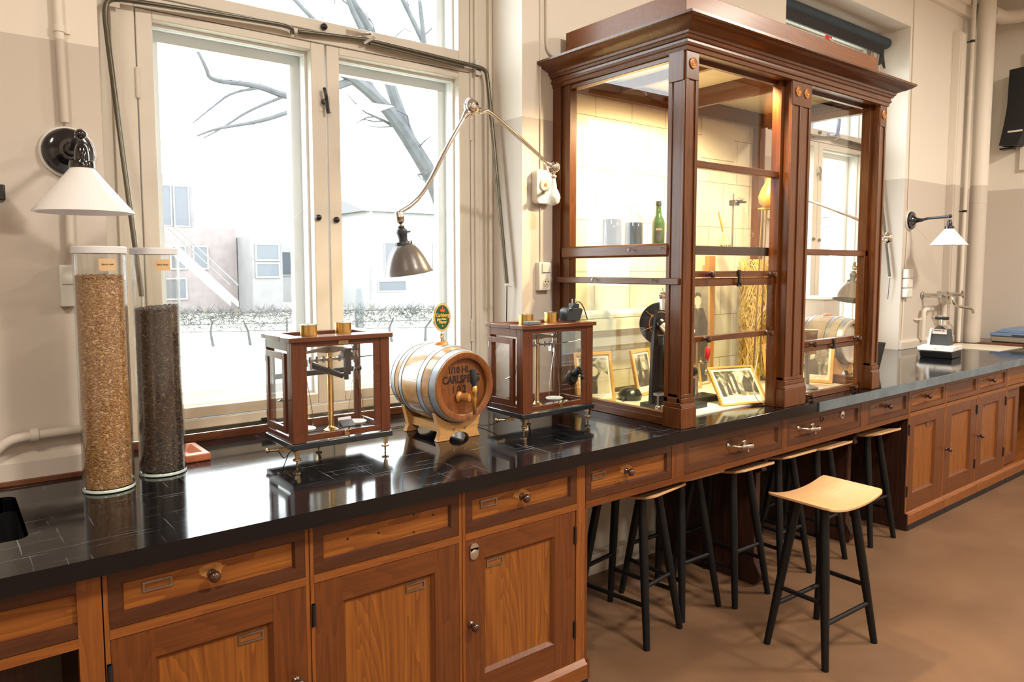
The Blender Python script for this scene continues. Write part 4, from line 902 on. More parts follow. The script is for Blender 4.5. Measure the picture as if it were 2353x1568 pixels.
t._add(vs, [(i+4*j, (i+1) % 4+4*j, 4+(i+1) % 4+4*j, 4+i+4*j) for j in range(3) for i in range(4)]+[(12, 13, 14, 15), (3, 2, 1, 0)])
tag(t.build('clay_tray', 'terracotta', bevel=.003), 'shallow orange clay tray by the window behind the dark malt jar', 'tray')

# ------------------------------------------------------------------ analytical balances in glazed cases
def balance_case(label, x0, x1, y0, y1, variant):
    t = thing('balance_case', label, 'balance', ((x0+x1)/2, (y0+y1)/2, .9), 'brass balances in glazed wooden cases')
    zb, zc, zt = .955, .976, 1.311
    MB().box(x0, x1, y0, y1, zb, zc).build('base_slab', 'base_black', t, bevel=.003)
    # levelling screw feet under both front corners and the back
    for (fx, fy) in ((x0+.022, y0+.018), (x1-.022, y0+.018), ((x0+x1)/2, y1-.03)):
        f = MB(); f.box(fx-.006, fx+.006, fy-.012, fy+.014, zb-.012, zb); f.box(fx-.008, fx+.004, fy-.012, fy-.002, zb-.026, zb-.012)
        f.cyl((fx, fy, .9012), (fx, fy, zb-.01), .0032, seg=10); f.lathe([(.0, .918), (.013, .918), (.014, .921), (.013, .924), (.0, .924)], (fx, fy, 0), seg=22); f.cyl((fx, fy, .9), (fx, fy, .905), .0015, .004, 8)
        f.build('levelling_foot', 'old_brass', t)
    # body: corner stiles, rails, projecting lid with an open well
    a0, a1, b0, b1 = x0+.006, x1-.006, y0+.006, y1-.006
    p = MB()
    p.box(a0, a0+.045, b0, b0+.012, zc, zt); p.box(a1-.036, a1, b0, b0+.012, zc, zt)
    p.box(a0, a0+.010, b0+.012, b0+.040, zc, zt); p.box(a0, a0+.010, b1-.012, b1, zc, zt)
    p.box(a1-.010, a1, b0+.012, b0+.040, zc, zt); p.box(a1-.010, a1, b1-.014, b1, zc, zt)
    p.box(a0, a0+.010, b0+.04, b1-.012, 1.280, zt); p.box(a0, a0+.010, b0+.04, b1-.012, zc, .996)
    p.box(a1-.010, a1, b0+.04, b1-.03, 1.280, zt); p.box(a1-.010, a1, b0+.04, b1-.03, zc, .996)
    p.box(a0+.01, a0+.03, b1-.012, b1, zc, zt); p.box(a1-.026, a1-.01, b1-.012, b1, zc, zt)
    p.box(a0+.03, a1-.026, b1-.012, b1, 1.285, zt); p.box(a0+.03, a1-.026, b1-.012, b1, zc, 1.005)
    bo = p.build('case_body', 'case_z', t, bevel=.0015)
    fr = MB(); fr.box(a0+.045, a1-.036, b0+.002, b0+.012, 1.293, zt); fr.box(a0+.045, a1-.036, b0+.002, b0+.012, zc+.004, 1.000)
    fo = fr.box(a0+.045, a0+.053, b0+.002, b0+.012, 1.0, 1.293).box(a1-.060, a1-.036, b0+.002, b0+.012, 1.0, 1.293).build('front_sash', 'case_x', t, bevel=.001)
    MB().box(a0+.051, a1-.058, b0+.006, b0+.009, .998, 1.295).build('glass_pane', 'glass', fo)
    xm = (a0+a1)/2+.01
    MB().lathe([(0, 0), (.009, 0), (.009, .004), (0, .004)], (xm, b0+.002, .992), (0, -1, 0), 20).box(xm-.009, xm+.009, b0-.003, b0+.002, .978, .992).tube([(xm+.002, b0-.004, .996), (xm+.008, b0-.012, 1.001), (xm+.014, b0-.010, 1.004)], .003, 8).build('brass_latch', 'old_brass', fo)
    # side door with its own frame and turn handle
    ya, yb_ = b0+.052, b1-.016
    sd = MB(); xo = a0-.004 if variant == 1 else a0-.010
    for (c0, c1, d0, d1) in ((ya, ya+.022, 1.004, 1.272), (yb_-.016, yb_, 1.004, 1.272), (ya+.022, yb_-.016, 1.250, 1.272), (ya+.022, yb_-.016, 1.004, 1.026)): sd.box(xo, a0+.006, c0, c1, d0, d1)
    so = sd.build('side_door', 'case_z' if variant == 1 else 'case_z', t, bevel=.001)
    MB().box(a0, a0+.003, ya+.02, yb_-.014, 1.024, 1.252).build('glass_pane', 'glass', so)
    MB().tube([(xo, ya+.011, 1.115), (xo-.014, ya+.011, 1.115)], .003, 8).tube([(xo-.013, ya+.026, 1.112), (xo-.015, ya+.011, 1.115), (xo-.013, ya-.002, 1.122)], .0028, 8).build('turn_handle', 'steel', so)
    for z in (1.04, 1.23): MB().box(xo-.001, xo+.004, yb_, yb_+.005, z, z+.022).build('hinge', 'steel', so)
    MB().box(a1-.007, a1-.004, b0+.04, b1-.03, .996, 1.280).build('glass_pane', 'glass', bo)
    MB().box(a0+.03, a1-.026, b1-.008, b1-.005, 1.005, 1.285).build('glass_pane', 'glass', bo)
    lid = MB(); lid.box(x0-.005, x1+.003, y0-.006, y0+.075, zt, zt+.016); lid.box(x0-.005, x1+.003, y1-.03, y1+.004, zt, zt+.016); lid.box(x0-.005, x0+.05, y0+.075, y1-.03, zt, zt+.016); lid.box(x1-.05, x1+.003, y0+.075, y1-.03, zt, zt+.016)
    lid.build('lid', 'case_x', t, bevel=.002)
    MB().box(x0+.05, x1-.05, y0+.075, y1-.03, zt+.001, zt+.004).build('lid_glass', 'glass', t)
    if variant == 1:
        pl = MB().box(xm-.024, xm+.012, b0-.0005, b0+.002, 1.2965, 1.3085).build('maker_plate', 'old_brass', fo)
        text('plate_text', 'Struck & Nicholsen', .0048, 'ink', (xm-.006, b0-.0008, 1.3045), pl, extrude=.0001); text('plate_text', 'KJØBENHAVN', .0036, 'ink', (xm-.006, b0-.0008, 1.2993), pl, extrude=.0001)
    # the balance itself
    cx_, cy_ = (x0+x1)/2+(.012 if variant == 1 else -.015), (y0+y1)/2+.01
    c = MB(); c.lathe([(.026, zc), (.026, zc+.004), (.018, zc+.008), (.012, zc+.014), (.010, zc+.02), (.010, 1.225), (.013, 1.228), (.013, 1.236), (.008, 1.24), (.008, 1.262)], (cx_, cy_, 0), seg=24); c.build('column', 'brass' if variant == 1 else 'old_brass', t)
    bm = MB(); hw = .100; zk = 1.258
    bm.prism([(cx_-hw, zk-.002), (cx_-hw, zk+.004), (cx_-.012, zk+.020), (cx_+.012, zk+.020), (cx_+hw, zk+.004), (cx_+hw, zk-.002), (cx_+.05, zk+.001), (cx_+.012, zk-.004), (cx_-.012, zk-.004), (cx_-.05, zk+.001)], 'y', cy_-.004, cy_+.004)
    bm.cyl((cx_, cy_-.012, zk+.006), (cx_, cy_+.012, zk+.006), .008); bm.cyl((cx_, cy_, zk+.02), (cx_, cy_, zk+.032), .003); bm.cyl((cx_-.014, cy_, zk+.030), (cx_+.014, cy_, zk+.030), .004)
    bm.build('beam', 'dull_metal', t)
    mech = MB(); mech.box(cx_-.075, cx_+.075, cy_-.010, cy_+.010, 1.228, 1.236)
    for sx in (-1, 1):
        for q in (.03, .055, .08): mech.cyl((cx_+sx*q, cy_-.014, 1.224), (cx_+sx*q, cy_-.014, 1.246), .0045, seg=12); mech.cyl((cx_+sx*q, cy_-.02, 1.236), (cx_+sx*q, cy_+.004, 1.236), .003, seg=10)
        mech.box(cx_+sx*.095-.01, cx_+sx*.095+.01, cy_-.006, cy_+.006, 1.262, 1.272); mech.box(cx_+sx*.075-.004, cx_+sx*.075+.004, cy_-.01, cy_+.01, 1.20, 1.232)
    mech.build('arrest_gear', 'steel', t)
    for sx in (-1, 1):
        px_ = cx_+sx*.098; h = MB()
        h.tube([(px_-.010, cy_, 1.262), (px_-.013, cy_, 1.280), (px_, cy_, 1.292), (px_+.013, cy_, 1.280), (px_+.010, cy_, 1.262)], .0015, 8, smooth=1)
        for q in (-.006, .006): h.lathe([(.004, 1.225), (.006, 1.23), (.006, 1.252), (.004, 1.258)], (px_+q, cy_, 0), seg=12)
        h.box(px_-.006, px_+.006, cy_-.006, cy_+.006, 1.196, 1.212)
        h.tube([(px_, cy_, 1.205), (px_-.012, cy_, 1.155), (px_-.028, cy_, 1.055), (px_-.030, cy_, .997)], .0011, 6); h.tube([(px_, cy_, 1.205), (px_+.012, cy_, 1.155), (px_+.028, cy_, 1.055), (px_+.030, cy_, .997)], .0011, 6)
        h.build('pan_hanger', 'nickel', t)
        MB().lathe([(0, .990), (.034, .990), (.038, .996), (.036, .998), (0, .995)], (px_, cy_, 0), seg=32).build('pan', 'pan_white', t)
    r_ = MB(); r_.cyl((a1, cy_-.03, 1.238), (cx_+.03, cy_-.03, 1.232), .0022, seg=8); r_.cyl((a1, cy_-.03, 1.238), (a1+.012, cy_-.03, 1.238), .006, seg=14); r_.build('rider_rod', 'steel', t)
    if variant == 1:
        g = MB(); g.box(cx_+.006, cx_+.040, b0+.030, b0+.055, 1.245, 1.262); g.prism([(cx_+.008, 1.262), (cx_+.038, 1.262), (cx_+.032, 1.276), (cx_+.014, 1.276)], 'y', b0+.03, b0+.055); g.box(cx_+.015, cx_+.034, b0+.032, b0+.05, 1.185, 1.245); g.cyl((cx_+.020, b0+.04, 1.185), (cx_+.020, b0+.04, 1.168), .008)
        g.cyl((a0+.01, b1-.035, 1.175), (a1-.012, b1-.035, 1.180), .010, seg=16); g.cyl((cx_-.06, b1-.03, 1.215), (cx_+.01, b0+.05, 1.18), .012, .009, 16)
        g.build('reading_telescope', 'black_metal', t)
        g = MB(); g.prism([(cy_-.07, 1.00), (cy_-.06, 1.03), (cy_-.058, 1.03), (cy_-.068, 1.0)], 'x', cx_-.002, cx_+.048); g.prism([(cy_-.095, 1.005), (cy_-.065, 1.022), (cy_-.064, 1.020), (cy_-.094, 1.003)], 'x', cx_, cx_+.05); g.cyl((cx_+.03, cy_-.08, zc), (cx_+.03, cy_-.08, 1.005), .004)
        g.build('tilting_mirror', 'steel', t)
        MB().box(a0+.02, a1-.02, b1-.10, b1-.02, zc, zc+.002).build('floor_plate', 'base_black', t)
    else:
        g = MB(); ex, ez = cx_+.090, 1.110
        g.lathe([(.0, 0), (.033, 0), (.034, .004), (.030, .007), (.022, .010), (.020, .018), (0, .018)], (ex, b0+.006, ez-.010), (0, -1, 0), 36)
        g.lathe([(.014, 0), (.0145, .022), (.017, .024), (.017, .034), (.012, .034), (.011, .028), (0, .028)], (ex-.002, b0-.010, ez+.004), (.35, -.7, .6), 28)
        g.cyl((ex+.02, b0-.010, ez-.004), (ex+.034, b0-.018, ez-.010), .0025); g.ell((ex+.038, b0-.020, ez-.011), .0085, .0085, .0085)
        g.build('eyepiece', 'black_metal', t)
        g = MB()
        for k in range(5): g.ell((cx_+.02+.026*k, cy_-.045+.006*(k % 2), zc+.008), .013, .009, .007, 12)
        g.build('weight_tray', 'steel', t)
    # levers and spirit level bracket below the slab on the left
    g = MB(); ly = y0+.10
    g.box(x0-.012, x0+.03, ly-.006, ly+.006, zb-.02, zb-.008); g.box(x0+.02, x0+.034, ly-.008, ly+.008, zb-.02, zb); g.cyl((x0-.012, ly, zb-.013), (x0-.04, ly+.01, zb-.012), .0035); g.ell((x0-.043, ly+.011, zb-.012), .008, .008, .008)
    g.build('adjusting_lever', 'old_brass', t)
    return t
balance_case('glazed wooden balance case with maker plate, left of the barrel', .892, 1.264, 2.27, 2.52, 1)
balance_case('glazed wooden balance case with round black eyepiece, right of the barrel', 1.798, 2.194, 2.19, 2.425, 2)
def brass_drum(label, x, y, z, r, h, group='round brass boxes on the balance cases'):
    t = thing('brass_box', label, 'box', (x, y, z), group)
    MB().lathe([(0, z+.0005), (r, z+.0005), (r, z+h-.004), (0, z+h-.004)], (x, y, 0), seg=40).build('drum', 'brass', t)
    MB().lathe([(r, z+h-.004), (r+.002, z+h-.0035), (r+.002, z+h-.001), (r-.002, z+h), (0, z+h)], (x, y, 0), seg=40).lathe([(.006, z+h), (.006, z+h+.002), (0, z+h+.003)], (x, y, 0), seg=16).build('lid', 'nickel', t)
    return t
brass_drum('left round brass box on the balance case with maker plate', .985, 2.335, 1.327, .0285, .038)
brass_drum('right round brass box on the balance case with maker plate', 1.125, 2.365, 1.327, .0285, .038)
brass_drum('round brass box on the right balance case beside a dark block', 1.885, 2.275, 1.327, .030, .040)
brass_drum('round brass box on the right balance case, beside the black power adapter', 2.035, 2.29, 1.327, .030, .042)
tag(MB().box(1.842, 1.905, 2.205, 2.24, 1.3275, 1.341).build('dark_block', 'slate_edge', bevel=.002), 'small dark flat block on the right balance case', 'block')
t = thing('power_adapter', 'black plug power adapter lying on the right balance case', 'adapter', (2.12, 2.26, 1.327))
p = MB(); a = R(-12)
p.prism([(2.075, 1.331), (2.150, 1.3285), (2.168, 1.375), (2.160, 1.383), (2.090, 1.386), (2.078, 1.378)], 'y', 2.235, 2.285); p.build('adapter_body', 'socket_dark', t, bevel=.004)
MB().prism([(2.118, 1.383), (2.150, 1.382), (2.150, 1.402), (2.118, 1.404)], 'y', 2.24, 2.275).build('plug_head', 'socket_dark', t, bevel=.003)
MB().cyl((2.126, 2.258, 1.40), (2.126, 2.258, 1.422), .0025, seg=10).cyl((2.145, 2.258, 1.40), (2.145, 2.258, 1.422), .0025, seg=10).build('plug_pins', 'chrome', t)
MB().tube([(2.095, 2.232, 1.375), (2.098, 2.225, 1.395), (2.125, 2.23, 1.412), (2.15, 2.235, 1.408), (2.175, 2.24, 1.385), (2.195, 2.245, 1.350), (2.207, 2.25, 1.333)], .0022, 8, smooth=2).build('cable', 'black_rubber', t)
tag(MB().tube([(1.80, 2.30, .945), (1.75, 2.36, .905), (1.74, 2.55, .9035), (1.50, 2.605, .9035), (1.3, 2.60, .9035), (1.0, 2.56, .9035), (.90, 2.36, .905), (.88, 2.36, .94)], .0018, 6, smooth=2).build('thin_wire', 'black_rubber'), 'thin black wire lying on the worktop behind the barrel', 'wire')

# ------------------------------------------------------------------ small beer barrel on its cradle
def barrel(label, x, y, full=True, smat='barrel_stave', hmat='barrel_head'):
    """head faces -y; x,y is the middle of the front rim"""
    t = thing('beer_barrel', label, 'barrel', (x, y, .9), 'small wooden barrels on cradles')
    zc = .9+.207; r0, rm, L = .130, .150, .335; D = (0, 1, 0); O = (x, y, zc)
    def rad(s): u = (s/L-.5)*2; return r0+(rm-r0)*(1-u*u)
    N_ = 20; outer = [(rad(L*i/N_), L*i/N_) for i in range(N_+1)]
    st = MB(); st.lathe([(r0-.020, .026), (r0-.0235, .004), (r0-.020, 0)]+outer+[(r0-.020, L), (r0-.022, L-.02)], O, D, 72, cap=False).lathe([(0, L-.02), (r0-.021, L-.02)], O, D, 72)
    so = st.build('staves', smat, t)
    jn = MB()
    for k in range(18):
        a = 2*math.pi*(k+.5)/18; u, w_, d = basis(D); pts = [V(O)+d*s+(u*math.cos(a)+w_*math.sin(a))*(r+.00005) for r, s in outer]; jn.tube(pts, .0004, 4)
    jn.build('stave_joints', 'knob_wood', so)
    MB().lathe([(0, .022), (r0-.021, .022), (r0-.021, .034), (0, .034)], O, D, 64).build('head', hmat, t)
    MB().lathe([(r0-.0225, .0215), (r0-.0225, .001), (r0-.019, -.0015), (r0-.001, -.0015), (r0+.0002, .002), (r0-.019, .003)], O, D, 72, cap=False).build('chime', hmat, t)
    for (s0, s1) in ((.006, .036), (.082, .104), (.222, .244), (.290, .329)):
        hp = MB(); pr_ = [(rad(s0)+.0003, s0), (rad(s0)+.0022, s0), (rad((s0+s1)/2)+.0022, (s0+s1)/2), (rad(s1)+.0022, s1), (rad(s1)+.0003, s1)]
        hp.lathe(pr_, O, D, 72, cap=False); hp.build('hoop', 'hoop', t)
        MB().lathe([(rad(s1)+.0002, s1+.0004), (rad(s1)+.0030, s1+.0004), (rad(s1)+.0030, s1+.0026), (rad(s1)+.0002, s1+.0026)], O, D, 72, closed=True).build('hoop_edge', 'black_metal', t)
    MB().lathe([(.030, -.003), (.028, .004), (.020, .010), (0, .012)], (x, y+.165, zc+rm), (0, 0, 1), 28).build('bung', 'rosette_wood', t)
    # wooden cradle: two arched end boards and two side rails
    for yy in (y+.055, y+.285):
        rr = rad(yy-y)+.003; pts = []
        for i in range(13):
            a = R(222+96*i/12); pts.append((x+rr*math.cos(a), zc+rr*math.sin(a)))
        hw = .098; low = [(x+hw, .9005), (x+.045, .9005)]+[(x+.045*math.cos(R(180*i/8)), .9005+.026*math.sin(R(180*i/8))) for i in range(1, 8)]+[(x-.045, .9005), (x-hw, .9005), (x-hw+.012, .93)]
        poly = pts+[(x+hw-.012, .93)]+low
        e = MB().prism(poly, 'y', yy-.013, yy+.013).build('cradle_board', 'beech_x', t, bevel=.0015)
        if yy < y+.1:
            for sx in (-.025, .025): MB().cyl((x+sx, yy-.0135, .940), (x+sx, yy-.0145, .940), .0055, seg=16).build('screw_head', 'old_brass', e)
    for sx in (-.062, .062): MB().box(x+sx-.012, x+sx+.012, y+.068, y+.272, .930, .962).build('cradle_rail', 'beech_y', t)
    if full:
        fy = y+.0215
        text('stencil', '1/10 HL', .034, 'burnt_ink', (x-.014, fy, zc+.062), t, extrude=.0004, sx=.9, offset=.0012)
        text('stencil', 'CARLSBERG', .040, 'burnt_ink', (x-.002, fy, zc+.026), t, extrude=.0004, sx=.80, offset=.0014)
        text('stencil', '1 0 2', .038, 'burnt_ink', (x-.014, fy, zc-.012), t, extrude=.0004, sx=.85, offset=.001)
        k = MB(); tx, tz = x+.010, zc-.040
        k.lathe([(.022, 0), (.020, .004), (.014, .010), (.0135, .03), (.018, .034), (.018, .05), (.012, .055), (.0, .056)], (x-.012, fy, tz), (.40, -1, 0), 24); k.build('tap_shank', 'rosette_wood', t)
        k = MB(); fx, fy2 = x+.018, y-.034
        k.cyl((x-.002, fy-.02, tz), (fx, fy2, tz-.002), .008)
        k.lathe([(.0, .046), (.009, .046), (.0125, .040), (.0135, .020), (.010, .008), (.011, .0), (.009, -.03), (.0065, -.06), (.0055, -.064), (0, -.064)], (fx, fy2, tz), (0, 0, 1), 24); k.build('tap_spout', 'brass', t)
        k = MB(); k.lathe([(.008, .044), (.009, .052), (.0135, .058), (.0145, .090), (.012, .108), (.0, .110)], (fx, fy2, tz), (-.05, 0, 1), 20); k.build('tap_handle', 'socket_dark', t)
        # oval enamel sign on a stem
        sx_, sy_ = x+.004, y+.165; zs = zc+rm
        k = MB().lathe([(.018, .008), (.012, .014), (.006, .018), (.007, .026), (.011, .034), (.006, .042), (.005, .048)], (sx_, sy_, zs), (0, 0, 1), 20); k.build('sign_stem', 'chrome', t)
        zc2 = zs+.048+.056; rx, rz = .041, .056; ov = lambda q: [((sx_+q*rx*math.cos(2*math.pi*i/48)), zc2+(rz-(1-q)*rx)*math.sin(2*math.pi*i/48)) for i in range(48)]
        so = MB().prism(ov(1.0), 'y', sy_-.004, sy_+.004).build('sign_plate', 'chrome', t)
        MB().prism(ov(.93), 'y', sy_-.0055, sy_-.004).build('yellow_border', 'yellow_enamel', so); MB().prism(ov(.80), 'y', sy_-.0065, sy_-.0055).build('green_field', 'green_enamel', so)
        yy = sy_-.0068
        text('sign_text', 'Carlsberg', .0195, 'yellow_enamel', (sx_, yy, zc2+.008), so, extrude=.0004, sx=.80, offset=.0004)
        text('sign_text', 'Pilsner', .0165, 'yellow_enamel', (sx_+.001, yy, zc2-.019), so, extrude=.0004, sx=.80, offset=.0004)
        MB().prism([(sx_-.024, zc2-.003), (sx_-.012, zc2-.006), (sx_+.004, zc2-.003), (sx_+.022, zc2-.008), (sx_+.010, zc2-.011), (sx_-.004, zc2-.008), (sx_-.014, zc2-.010), (sx_-.026, zc2-.015)], 'y', yy-.0005, yy).build('scroll_mark', 'yellow_enamel', so)
        MB().prism([(sx_-.009, zc2+.022), (sx_+.009, zc2+.022), (sx_+.012, zc2+.032), (sx_+.006, zc2+.029), (sx_, zc2+.038), (sx_-.006, zc2+.029), (sx_-.012, zc2+.032)], 'y', yy-.0005, yy).cyl((sx_, yy-.0005, zc2+.041), (sx_, yy, zc2+.041), .0025, seg=10).build('crown_mark', 'red_enamel', so)
        MB().prism([(sx_, zc2-.030), (sx_+.003, zc2-.034), (sx_, zc2-.038), (sx_-.003, zc2-.034)], 'y', yy-.0005, yy).build('diamond_mark', 'yellow_enamel', so)
    return t
bt = barrel('small wooden beer barrel with brass tap and oval green sign on the worktop', 1.556, 2.236)
b2 = barrel('plain small barrel seen through the right end of the cupboard', 4.36, 2.17, full=False, smat='glare_stave', hmat='glare_stave')

# ------------------------------------------------------------------ things inside the cupboard
def stopper_bottle(label, x, y, z, r, h, fill, mat, group='stoppered glass bottles on the cupboard shelf'):
    t = thing('glass_bottle', label, 'bottle', (x, y, z), group); b = z+.0008
    MB().lathe([(0, b), (r, b), (r, b+h*.60), (r*.85, b+h*.68), (r*.34, b+h*.80), (r*.30, b+h*.90), (r*.42, b+h*.91), (r*.42, b+h*.925), (r*.26, b+h*.925), (r*.24, b+h*.80), (r*.8, b+h*.67), (r-.002, b+h*.59), (r-.002, b+.003), (0, b+.003)], (x, y, 0), seg=36).build('glass_body', 'jar_glass', t)
    MB().lathe([(0, b+h*.84), (r*.23, b+h*.84), (r*.24, b+h*.93), (r*.60, b+h*.955), (r*.62, b+h*.98), (r*.40, b+h), (0, b+h)], (x, y, 0), seg=28).build('stopper', 'jar_glass', t)
    MB().lathe([(0, b+.0035), (r-.003, b+.0035), (r-.003, b+fill), (0, b+fill+.003)], (x, y, 0), seg=36).build('contents', mat, t)
    return t
ZS = 1.648
stopper_bottle('left stoppered bottle on the upper shelf, filled with grey grains', 2.467, 2.36, ZS, .047, .215, .125, 'grey_beads')
stopper_bottle('right stoppered bottle on the upper shelf, filled with dark blue grains', 2.610, 2.36, ZS, .047, .212, .115, 'blue_beads')
t = thing('beer_bottle', 'green glass beer bottle with a printed oval label on the cupboard shelf', 'bottle', (2.79, 2.36, ZS)); z = ZS+.0008
MB().lathe([(0, z), (.030, z), (.031, z+.004), (.031, z+.120), (.028, z+.134), (.016, z+.158), (.0125, z+.20), (.0120, z+.212), (0, z+.212)], (2.79, 2.36, 0), seg=36).build('bottle_glass', 'green_glass', t)
MB().lathe([(.0125, z+.203), (.0145, z+.205), (.0145, z+.214), (.013, z+.222), (.0135, z+.226), (0, z+.227)], (2.79, 2.36, 0), seg=28).build('screw_cap', 'socket_dark', t)
lb = MB(); vs = []; n = 14; a0 = math.atan2(-2.36, -2.79)+.10
for i in range(n+1):
    u = -1+2*i/n; a = a0+u*.55; hh = .036*math.sqrt(max(.02, 1-u*u)); vs += [(2.79+.0316*math.cos(a), 2.36+.0316*math.sin(a), z+.066-hh), (2.79+.0316*math.cos(a), 2.36+.0316*math.sin(a), z+.066+hh)]
lb._add(vs, [(2*i, 2*i+2, 2*i+3, 2*i+1) for i in range(n)]); lo = lb.build('oval_label', 'grey_cloth', t)
text('label_text', 'BEER', .014, 'kraft', V((2.79, 2.36, z+.088))+V((math.cos(a0), math.sin(a0), 0))*.0325, lo, rot=(R(90), 0, a0+R(90)), extrude=.0002)
tag(MB().box(2.415, 2.60, 2.07, 2.20, ZS+.0005, ZS+.007).build('glass_plate', 'shelf_glass'), 'loose pale green glass plate on the left end of the cupboard shelf', 'plate')
# flask, stand with clamp and tall wash bottle
t = thing('glass_flask', 'clear conical flask with an orange stick beside the stand on the shelf', 'flask', (3.23, 2.30, ZS)); z = ZS+.001
MB().lathe([(0, z), (.042, z), (.043, z+.006), (.016, z+.085), (.0125, z+.10), (.0125, z+.13), (.016, z+.132), (.0105, z+.132), (.0105, z+.10), (.04, z+.008), (0, z+.003)], (3.23, 2.30, 0), seg=36).build('glass_body', 'jar_glass', t)
MB().lathe([(0, z+.004), (.039, z+.004), (.036, z+.020), (0, z+.020)], (3.23, 2.30, 0), seg=32).build('liquid', 'brass', t)
MB().cyl((3.222, 2.30, z+.09), (3.185, 2.30, z+.19), .0045, seg=12).build('orange_stick', 'orange_cork', t)
t = thing('retort_stand', 'tall retort stand with black clamp on the cupboard shelf', 'stand', (3.42, 2.38, ZS))
MB().cyl((3.42, 2.38, ZS+.01), (3.42, 2.38, 1.95), .006, seg=14).build('rod', 'steel', t); MB().box(3.37, 3.44, 2.365, 2.47, ZS+.0005, ZS+.012).build('base_plate', 'black_metal', t, bevel=.003)
MB().box(3.40, 3.435, 2.35, 2.39, 1.885, 1.915).tube([(3.42, 2.32, 1.90), (3.38, 2.30, 1.905), (3.34, 2.29, 1.895)], .006, 10).cyl((3.42, 2.30, 1.90), (3.42, 2.36, 1.90), .005).build('clamp', 'black_metal', t)
MB().tube([(3.31, 2.30, 1.70), (3.318, 2.30, 1.82), (3.325, 2.30, 1.90), (3.36, 2.30, 1.925), (3.40, 2.31, 1.905), (3.43, 2.32, 1.925), (3.455, 2.33, 1.905), (3.46, 2.34, 1.87)], .0045, 10, smooth=2).build('glass_tube', 'jar_glass', t)
t = thing('wash_bottle', 'tall clear glass absorption vessel with a small bulb on the shelf', 'vessel', (3.465, 2.345, ZS)); z = ZS+.001
MB().lathe([(0, z), (.034, z), (.035, z+.006), (.020, z+.014), (.019, z+.15), (.015, z+.19), (.007, z+.205), (.007, z+.225), (.005, z+.225), (.013, z+.19), (.017, z+.15), (.017, z+.016), (0, z+.012)], (3.465, 2.345, 0), seg=30).build('glass_body', 'jar_glass', t)
MB().ell((3.50, 2.32, z+.082), .016, .016, .017).cyl((3.50, 2.32, z+.098), (3.50, 2.32, z+.118), .004).tube([(3.50, 2.32, z+.066), (3.497, 2.325, z+.03), (3.485, 2.335, z+.02)], .004, 10).build('side_bulb', 'jar_glass', t)
t = thing('copper_vessel', 'round copper coloured vessel on a slim tripod behind the right sash', 'vessel', (3.48, 2.20, .906))
MB().lathe([(0, 1.868), (.030, 1.868), (.052, 1.893), (.056, 1.925), (.042, 1.965), (.022, 2.00), (.012, 2.03), (0, 2.035)], (3.48, 2.20, 0), seg=36).build('body', 'amber_clay', t)
MB().lathe([(.052, 1.858), (.056, 1.858), (.056, 1.864), (.052, 1.864)], (3.48, 2.20, 0), seg=36, closed=True).build('ring', 'brass', t)
for k in range(3):
    a = R(50+120*k); MB().cyl((3.48+.05*math.cos(a), 2.20+.05*math.sin(a), 1.86), (3.48+.09*math.cos(a), 2.20+.09*math.sin(a), .9065), .004, seg=10).build('leg', 'old_brass', t)

# polarimeter: black disc and stand with brass telescope
t = thing('optical_instrument', 'black cast iron optical instrument with round disc and brass tube', 'instrument', (2.70, 2.16, .906))
ic = V((2.615, 2.19, 1.298)); nd = V((-.55, -.83, 0)).normalized()
MB().lathe([(.0, 0), (.098, 0), (.098, -.006), (.0, -.006)], ic, nd, 56).build('disc', 'base_black', t)
g = MB(); g.lathe([(.052, .001), (.052, .004), (.056, .004), (.056, .001)], ic, nd, 48, closed=True); u, w_, d = basis(nd)
for a in (R(20), R(140), R(200), R(320)): g.cyl(ic+nd*.003+(u*math.cos(a)+w_*math.sin(a))*.03, ic+nd*.003+(u*math.cos(a)+w_*math.sin(a))*.092, .0022, seg=8)
g.build('brass_ring', 'brass', t)
td = V((0, -.80, -.60)).normalized()
MB().lathe([(0, -.004), (.026, -.004), (.026, .010), (.020, .014), (.0, .014)], ic, td, 32).build('hub', 'black_metal', t)
MB().lathe([(.018, .015), (.019, .11), (.026, .112), (.027, .132), (.022, .134), (.022, .165), (.025, .167), (.025, .19), (.014, .192), (.013, .185), (0, .185)], ic, td, 32).build('telescope', 'brass_satin', t)
g = MB(); g.prism([(2.575, 1.18), (2.585, 1.36), (2.655, 1.36), (2.665, 1.18), (2.70, .93), (2.565, .93)], 'y', 2.195, 2.215); g.prism([(2.640, 1.22), (2.70, 1.22), (2.755, .925), (2.635, .925)], 'y', 2.10, 2.15)
g.box(2.56, 2.80, 2.06, 2.26, .9065, .93); g.box(2.50, 2.68, 2.07, 2.10, .9065, .922); g.build('iron_stand', 'black_metal', t, bevel=.003)
MB().ell((2.625, 2.19, 1.425), .020, .014, .022).box(2.610, 2.640, 2.18, 2.20, 1.36, 1.41).cyl((2.625, 2.19, 1.44), (2.625, 2.19, 1.462), .003).cyl((2.595, 2.19, 1.428), (2.61, 2.19, 1.428), .003).build('top_clamp', 'chrome', t)
MB().tube([(2.565, 2.12, 1.15), (2.60, 2.14, 1.155), (2.64, 2.15, 1.15)], .004, 8).tube([(2.71, 2.12, 1.20), (2.73, 2.13, 1.15), (2.70, 2.14, 1.10)], .003, 8).cyl((2.52, 2.12, .925), (2.52, 2.12, .985), .004).ell((2.52, 2.12, .93), .012).box(2.50, 2.55, 2.10, 2.13, .985, .998).build('small_levers', 'steel', t)
tag(MB().box(2.445, 2.52, 1.99, 2.04, .9065, .960).build('wooden_block', 'beech_y', bevel=.002), 'small pale wooden block standing inside the corner post of the cupboard', 'block')

